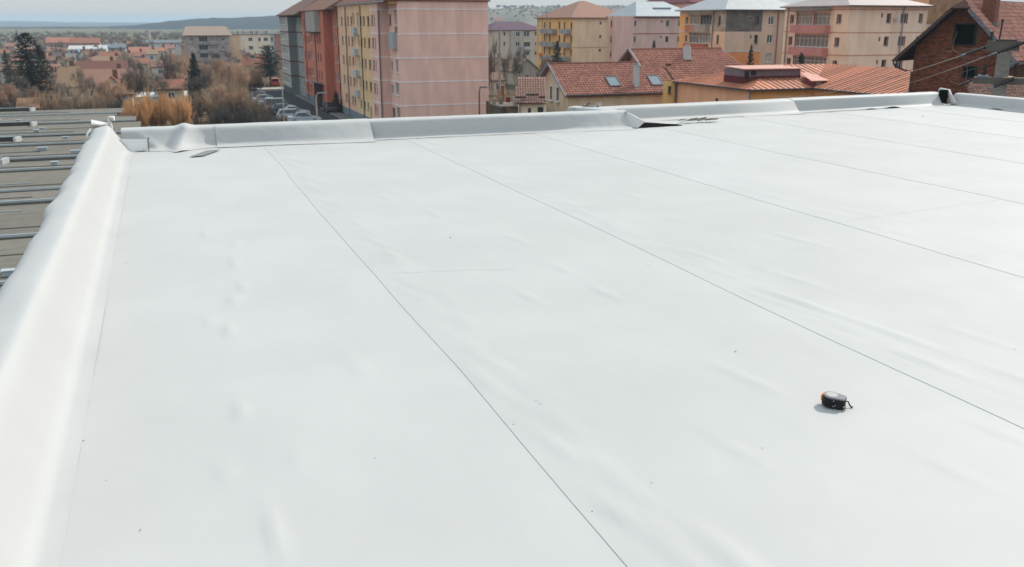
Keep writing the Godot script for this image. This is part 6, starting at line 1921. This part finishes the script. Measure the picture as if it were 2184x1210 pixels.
	for pr in [[spruce, 3.2, 12.0], [spruce2, 2.4, 9.0], [thick, 2.0, 8.0], [pine, 3.2, 8.0], [evergreen, 2.2, 3.5]]:
		pr[0].set_meta("half", pr[1])
		pr[0].set_meta("tall", pr[2])
	var wood := Color(0.075, 0.06, 0.05)
	var tree_a := bare_tree(9, 0.75, 0.25, 1, 6, 5, wood, Color(0.19, 0.145, 0.11))
	var tree_b := bare_tree(9, 0.5, 0.5, 1, 6, 4, Color(0.05, 0.042, 0.038), Color(0.13, 0.10, 0.078))
	var tree_r := bare_tree(7, 0.5, 0.6, 3, 5, 5, wood, Color(0.33, 0.20, 0.125), 0.3)
	var bush := bare_tree(5, 0.6, 0.4, 20, 4, 4, wood, Color(0.27, 0.175, 0.105), 0.55)
	var bush_b := bare_tree(6, 0.45, 0.5, 24, 4, 4, Color(0.16, 0.13, 0.1), Color(0.33, 0.23, 0.145), 0.75)
	var dark_bush := bare_tree(4, 0.7, 0.3, 16, 4, 4, Color(0.03, 0.027, 0.024), Color(0.045, 0.037, 0.03), 0.6)
	var willow := bare_tree(5, 0.4, 0.55, 26, 4, 5, Color(0.3, 0.15, 0.06), Color(0.52, 0.275, 0.11), 0.75)
	plant(spruce, "spruce_tree", "tall dark spruce with a ragged crown, tallest tree at the left", "tree", "conifers among the houses", -17.3, -147.0, 11.78, 8.71)
	plant(spruce2, "spruce_tree", "second dark spruce leaning on the tallest one's right side", "tree", "conifers among the houses", -16.4, -153.1, 9.79, 5.99)
	plant(spruce, "spruce_tree", "small dark spruce at the left border", "tree", "conifers among the houses", -25.7, -188.2, 8.27, 2.84)
	plant(thick, "spruce_tree", "dense dark young spruce before the weathered lilac block", "tree", "conifers among the houses", 4.9, -149.9, 8.44, 3.74)
	plant(pine, "pine_tree", "dark spreading pine with a bare lower stem beside the red hatchback", "tree", "conifers among the houses", 21.4, -198.8, 8.25, 6.18)
	plant(thick, "spruce_tree", "tiny dark spruce beside the narrow grey roofed house", "tree", "conifers among the houses", -16.7, -419.7, 4.17, 2.09)
	plant(thick, "spruce_tree", "dark far spruce at the water tower's left side", "tree", "conifers among the houses", -9.4, -559.9, 4.60, 3.63)
	plant(spruce2, "spruce_tree", "dark spruce before the orange balconies", "tree", "conifers among the houses", 60.0, -137.5, 10.07, 3.89)
	plant(thick, "spruce_tree", "pair of dark spruce tips over the tiled ridge before the lilac block", "tree", "conifers among the houses", 62.9, -111.5, 10.66, 1.40)
	plant(spruce2, "spruce_tree", "slender dark spruce before the brown orange wall", "tree", "conifers among the houses", 59.9, -85.0, 10.67, 2.18)
	plant(thick, "spruce_tree", "dark spruce before the rose balcony fronts", "tree", "conifers among the houses", 63.5, -81.1, 9.92, 2.16)
	plant(tree_a, "bare_tree", "round crowned bare grey tree above the greenhouse", "tree", "bare trees and bushes before the town", -2.4, -150.0, 8.93, 6.82)
	plant(tree_b, "bare_tree", "bare tree with a dark twiggy crown right of the round crowned one", "tree", "bare trees and bushes before the town", 0.8, -165.0, 9.23, 6.91)
	plant(tree_r, "bare_tree", "reddish bare tree left of the lilac block", "tree", "bare trees and bushes before the town", 2.8, -175.0, 8.82, 6.28)
	plant(tree_r, "bare_tree", "reddish bare tree right of the dense young spruce", "tree", "bare trees and bushes before the town", 8.1, -159.8, 8.25, 7.66)
	plant(tree_r, "bare_tree", "reddish brown bare tree before the pale green block", "tree", "bare trees and bushes before the town", 11.8, -149.5, 7.53, 7.18)
	plant(tree_a, "bare_tree", "bare tree with a forked stem before the tan roofed house", "tree", "bare trees and bushes before the town", -12.1, -157.5, 7.01, 5.30)
	plant(tree_b, "bare_tree", "bare dark tree just right of the tall spruce's stem", "tree", "bare trees and bushes before the town", -14.0, -141.3, 6.68, 4.76)
	plant(tree_b, "bare_tree", "bare thin tree left of the tall spruce", "tree", "bare trees and bushes before the town", -19.1, -144.8, 8.00, 4.89)
	plant(tree_a, "bare_tree", "far bare tree behind the tan roofed house", "tree", "bare trees and bushes before the town", -20.5, -239.1, 5.79, 6.61)
	plant(tree_b, "bare_tree", "far bare tree between the bright blue roof and dark red roof", "tree", "bare trees and bushes before the town", -14.5, -229.5, 5.81, 5.51)
	plant(tree_a, "bare_tree", "far bare tree left of the coral roofed hall", "tree", "bare trees and bushes before the town", -8.8, -259.9, 6.39, 6.85)
	plant(tree_a, "bare_tree", "far bare tree beside the rust roof with the pale gable", "tree", "bare trees and bushes before the town", -15.7, -329.6, 4.34, 6.72)
	plant(tree_b, "bare_tree", "far bare tree below the pink long block", "tree", "bare trees and bushes before the town", -30.2, -328.6, 5.96, 7.90)
	plant(tree_b, "bare_tree", "far bare tree behind the tall spruce's crown", "tree", "bare trees and bushes before the town", -26.5, -228.5, 7.39, 6.06)
	plant(tree_b, "bare_tree", "thin dark bare tree at the pink gable's right edge", "tree", "bare trees and bushes before the town", 43.1, -120.5, 12.36, 2.91)
	plant(tree_a, "bare_tree", "bare tree before the purple roofed block", "tree", "bare trees and bushes before the town", 69.0, -177.0, 9.26, 5.00)
	plant(tree_b, "bare_tree", "bare thin tree between the pink gable and purple roofed block", "tree", "bare trees and bushes before the town", 59.7, -159.2, 8.84, 3.66)
	plant(tree_a, "bare_tree", "bare tree left of the dark spruce before the orange balconies", "tree", "bare trees and bushes before the town", 61.6, -147.7, 8.32, 4.79)
	plant(dark_bush, "bush", "dark thicket before the orange balconied block", "bush", "bare trees and bushes before the town", 50.3, -119.9, 8.31, 6.13)
	plant(dark_bush, "bush", "dark thicket right of the spruce before the orange balconies", "bush", "bare trees and bushes before the town", 60.1, -133.1, 9.14, 4.33)
	plant(dark_bush, "bush", "dark thicket at the left border behind the garages", "bush", "bare trees and bushes before the town", -18.0, -130.8, 4.42, 4.80)
	plant(bush, "bush", "brown thicket under the tall spruce", "bush", "bare trees and bushes before the town", -15.6, -129.1, 5.03, 5.08)
	plant(bush, "bush", "brown thicket right of the tall spruce's foot", "bush", "bare trees and bushes before the town", -13.7, -130.3, 5.52, 5.29)
	plant(bush_b, "bush", "grey brown thicket before the tan roofed house", "bush", "bare trees and bushes before the town", -11.6, -131.5, 5.77, 5.51)
	plant(bush_b, "bush", "high grey brown thicket before the broad rose roof", "bush", "bare trees and bushes before the town", -9.5, -132.7, 6.16, 5.91)
	plant(bush, "bush", "brown thicket before the small white gabled house", "bush", "bare trees and bushes before the town", -7.3, -130.8, 5.44, 4.94)
	plant(dark_bush, "bush", "dark low thicket left of the orange willow", "bush", "bare trees and bushes before the town", -5.7, -127.9, 4.85, 3.96)
	plant(bush, "bush", "low brown thicket hiding the foot of the dense young spruce", "bush", "bare trees and bushes before the town", 3.8, -126.9, 5.29, 5.47)
	plant(bush_b, "bush", "grey brown thicket right of the orange willow, with pale stems", "bush", "bare trees and bushes before the town", 6.2, -127.8, 6.08, 5.69)
	plant(tree_r, "bush", "tall rust twigged thicket between the young spruce and the pine", "bush", "bare trees and bushes before the town", 9.8, -141.7, 8.33, 7.08)
	plant(bush, "bush", "tall brown thicket before the parked cars, left part", "bush", "bare trees and bushes before the town", 8.2, -131.8, 7.28, 6.22)
	plant(bush_b, "bush", "pale stemmed thicket in the middle before the parked cars", "bush", "bare trees and bushes before the town", 9.6, -127.6, 6.80, 5.17)
	plant(bush_b, "bush", "straw coloured thicket beside the silver estate car", "bush", "bare trees and bushes before the town", 10.8, -123.5, 5.35, 3.67)
	plant(bush, "bush", "brown thicket next to the near parked cars", "bush", "bare trees and bushes before the town", 11.9, -118.4, 4.31, 2.88)
	plant(bush, "bush", "low brown thicket at the near end of the car row", "bush", "bare trees and bushes before the town", 12.9, -111.3, 3.20, 1.66)
	plant(dark_bush, "bush", "dark hollow thicket behind the parapet fold's right side", "bush", "bare trees and bushes before the town", 6.2, -111.8, 5.00, 4.52)
	plant(dark_bush, "bush", "dark low thicket in front of the car row", "bush", "bare trees and bushes before the town", 8.5, -109.7, 4.76, 4.15)
	plant(dark_bush, "bush", "dark bush under the spreading pine", "bush", "bare trees and bushes before the town", 17.3, -185.2, 3.03, 5.51)
	plant(bush_b, "bush", "brown thicket above the willow's right end", "bush", "bare trees and bushes before the town", 1.9, -124.0, 5.29, 4.17)
	plant(tree_r, "bare_tree", "rust twigged bare tree right of the second dark spruce", "tree", "bare trees and bushes before the town", -15.8, -149.2, 5.81, 5.39)
	plant(tree_a, "bare_tree", "low bare tree over the thicket left of the tan roofed house", "tree", "bare trees and bushes before the town", -13.2, -139.4, 5.77, 5.03)
	plant(tree_b, "bare_tree", "bare dark tree before the broad rose roof's left end", "tree", "bare trees and bushes before the town", -9.2, -145.7, 5.73, 5.24)
	plant(tree_r, "bare_tree", "rust twigged bare tree before the small white gable's roof", "tree", "bare trees and bushes before the town", -6.8, -142.8, 5.96, 5.14)
	plant(tree_r, "bare_tree", "rust twigged bare tree left of the round crowned bare tree", "tree", "bare trees and bushes before the town", -4.8, -151.9, 6.02, 5.09)
	plant(tree_a, "bare_tree", "spreading bare tree right of the round crowned bare tree", "tree", "bare trees and bushes before the town", -0.7, -158.0, 5.95, 6.62)
	plant(tree_r, "bare_tree", "tall rust twigged bare tree left of the dense young spruce", "tree", "bare trees and bushes before the town", 1.9, -165.0, 6.04, 6.52)
	plant(tree_b, "bare_tree", "bare tree before the lilac block's left corner", "tree", "bare trees and bushes before the town", 4.5, -189.9, 5.99, 6.82)
	plant(tree_b, "bare_tree", "dark bare tree right behind the dense young spruce", "tree", "bare trees and bushes before the town", 6.4, -147.9, 6.70, 5.85)
	plant(tree_r, "bare_tree", "rust twigged bare tree left of the spreading pine", "tree", "bare trees and bushes before the town", 15.6, -171.3, 5.55, 6.18)
	plant(tree_r, "bare_tree", "rust twigged low tree in the middle of the thickets", "tree", "bare trees and bushes before the town", 7.6, -123.8, 5.84, 5.20)
	plant(tree_r, "bare_tree", "rust twigged bare tree at the left border", "tree", "bare trees and bushes before the town", -19.6, -138.6, 5.82, 5.03)
	plant(tree_b, "bare_tree", "bare dark tree between the two dark spruces' feet", "tree", "bare trees and bushes before the town", -16.4, -137.0, 5.72, 4.96)
	plant(willow, "willow_bush", "orange twigged willow nearest the garages, left of three", "willow", "orange twigged willows beside the garages", -2.9, -112.0, 5.81, 4.47)
	plant(willow, "willow_bush", "orange twigged willow, middle of three behind the parapet", "willow", "orange twigged willows beside the garages", -0.8, -114.0, 6.26, 5.12)
	plant(willow, "willow_bush", "brownish orange willow, right of three behind the parapet", "willow", "orange twigged willows beside the garages", 1.5, -113.0, 5.85, 4.73)
	plant(evergreen, "evergreen_bush", "dark evergreen bush at the corner of the rust red block", "bush", "evergreens", 24.0, -136.9, 2.96, 2.50)
	for grove in [["far_bare_trees", "brown bare trees scattered among the far roofs of the old town", -14.0, 19.0, 205.0, 800.0, 800, tree_b, 6.0], ["hillside_trees", "grey bare trees and scrub on the hazy hillside at the right", 16.0, 46.0, 760.0, 1380.0, 800, tree_a, 4.0]]:
		var mm := MultiMesh.new()
		mm.transform_format = MultiMesh.TRANSFORM_3D
		mm.mesh = grove[7].get_node("crown").mesh
		mm.instance_count = grove[6]
		for j in grove[6]:
			var ga := deg_to_rad(rng.randf_range(grove[2], grove[3]))
			var gd := lerpf(grove[4], grove[5], sqrt(rng.randf()))
			var gy := GY
			if grove[2] > 10.0:
				gy = lerpf(GY, 20.5, smoothstep(0.0, 0.75, (gd - 640.0) / 860.0)) - 1.0
			var gs: float = grove[8] / 9.0 * rng.randf_range(0.7, 1.25)
			mm.set_instance_transform(j, Transform3D(Basis(Vector3.UP, rng.randf() * TAU).scaled_local(Vector3(gs * 1.3, gs, gs * 1.3)), Vector3(sin(ga) * gd, gy, -cos(ga) * gd)))
		var gm := MultiMeshInstance3D.new()
		gm.multimesh = mm
		gm.material_override = M.twig
		name_top(gm, grove[0])
		tag(gm, grove[1], "trees")
		gm.set_meta("kind", "stuff")
	for pr in [spruce, spruce2, thick, pine, evergreen, tree_a, tree_b, tree_r, bush, bush_b, dark_bush, willow]:
		pr.free()
	car("silver estate car parked nose to the street, most visible of the row", Color(0.500, 0.550, 0.580), 16.7, -129.1, 0.000, 1)
	car("pale blue car nearest in the row, mostly below the parapet line", Color(0.460, 0.540, 0.580), 17.4, -124.4, 0.000, 0)
	car("silver saloon right behind the silver estate car", Color(0.520, 0.560, 0.580), 17.4, -134.0, 0.000, 0)
	car("dark blue saloon between the silver cars and the van", Color(0.050, 0.090, 0.140), 16.5, -138.5, 0.000, 0)
	car("pale green van, tallest vehicle in the parked row", Color(0.420, 0.500, 0.500), 16.5, -143.6, 0.000, 2)
	car("pale silver saloon behind the van", Color(0.500, 0.550, 0.580), 16.2, -151.0, 0.000, 0)
	car("white saloon half hidden by twigs in the row", Color(0.550, 0.580, 0.600), 15.7, -157.3, 0.000, 0)
	car("dark blue car near the far end of the row", Color(0.050, 0.120, 0.190), 15.6, -164.6, 0.000, 0)
	car("grey blue car at the far end of the row", Color(0.250, 0.320, 0.380), 15.8, -172.7, 0.000, 3)
	car("red car whose tail shows among the bushes", Color(0.420, 0.030, 0.040), 16.9, -198.7, 0.000, 3)
	car("bright red hatchback parked under the spreading pine", Color(0.620, 0.020, 0.020), 22.7, -201.6, 1.450, 3)
	car("black car parked against the corner of the rust red block", Color(0.02, 0.025, 0.03), 23.4, -138.6, 1.57, 0)
	street_lamp("pale concrete street lamp beside the parked cars with its arm reaching right", 11.4, -74.1, -3.85, 0.55, Color(0.5, 0.47, 0.42))
	street_lamp("thin rusty street lamp with a dark head before the pink gable", 22.5, -66.3, -3.15, 0.25, Color(0.22, 0.13, 0.1))
	var sp := Sh.new()
	sp.tube([Vector3.ZERO, Vector3(0, 7.9, 0)], [0.07, 0.05], 7, Color(0.45, 0.46, 0.46))
	single("slim_pole", sp, M.metal, "slim grey pole crossing the parked cars left of the concrete street lamp", "pole", Vector3(9.45, GY, -79.4))
	var wp := Sh.new()
	wp.tube([Vector3.ZERO, Vector3(0, 12.6, 0)], [0.16, 0.10], 8, Color(0.5, 0.43, 0.36))
	wp.bar(Vector3(-0.5, 4.6, 0), Vector3(2.2, 4.6, 0.0), 0.12, 0.14, Color(0.5, 0.46, 0.4))
	single("wooden_pole", wp, M.wood, "tall pale wooden pole with a crosspiece right of the pink gable", "pole", Vector3(33.6, GY, -92.2))
	var lm := thing("lattice_mast", "thin lattice aerial frame standing behind the pink gable's right edge", "mast", Vector3(57.0, GY, -138.5))
	var ls := Sh.new()
	for x in [0.0, 0.75, 1.5]:
		ls.tube([Vector3(x, 8.0, 0), Vector3(x, 14.5, 0)], [0.035, 0.03], 5, Color(0.1, 0.11, 0.12))
	for y in [11.0, 12.4, 13.4, 14.4]:
		ls.tube([Vector3(-0.1, y, 0), Vector3(1.9, y + 0.15, 0)], [0.03, 0.03], 5, Color(0.1, 0.11, 0.12))
	part("lattice", ls, M.metal, lm)
	var lb := Sh.new()
	lb.tube([Vector3(0.75, 0, 0), Vector3(0.75, 8.2, 0)], [0.12, 0.08], 6, Color(0.15, 0.14, 0.13))
	lb.box(Vector3(0.5, 8.0, 0), Vector3(0.6, 0.5, 0.3), Color(0.7, 0.2, 0.06))
	part("mast_foot", lb, M.metal, lm)
	var oc := Sh.new()
	oc.box(Vector3(0, 3.2, 0), Vector3(0.55, 6.4, 0.6), Color(0.6, 0.2, 0.07))
	oc.box(Vector3(0, 6.45, 0), Vector3(0.65, 0.12, 0.7), Color(0.4, 0.16, 0.08))
	single("orange_chimney", oc, M.brick, "bright orange brick chimney stack right of the pink gable", "chimney", Vector3(34.0, GY, -92.9))
	utility_pole()
	build_small_things()
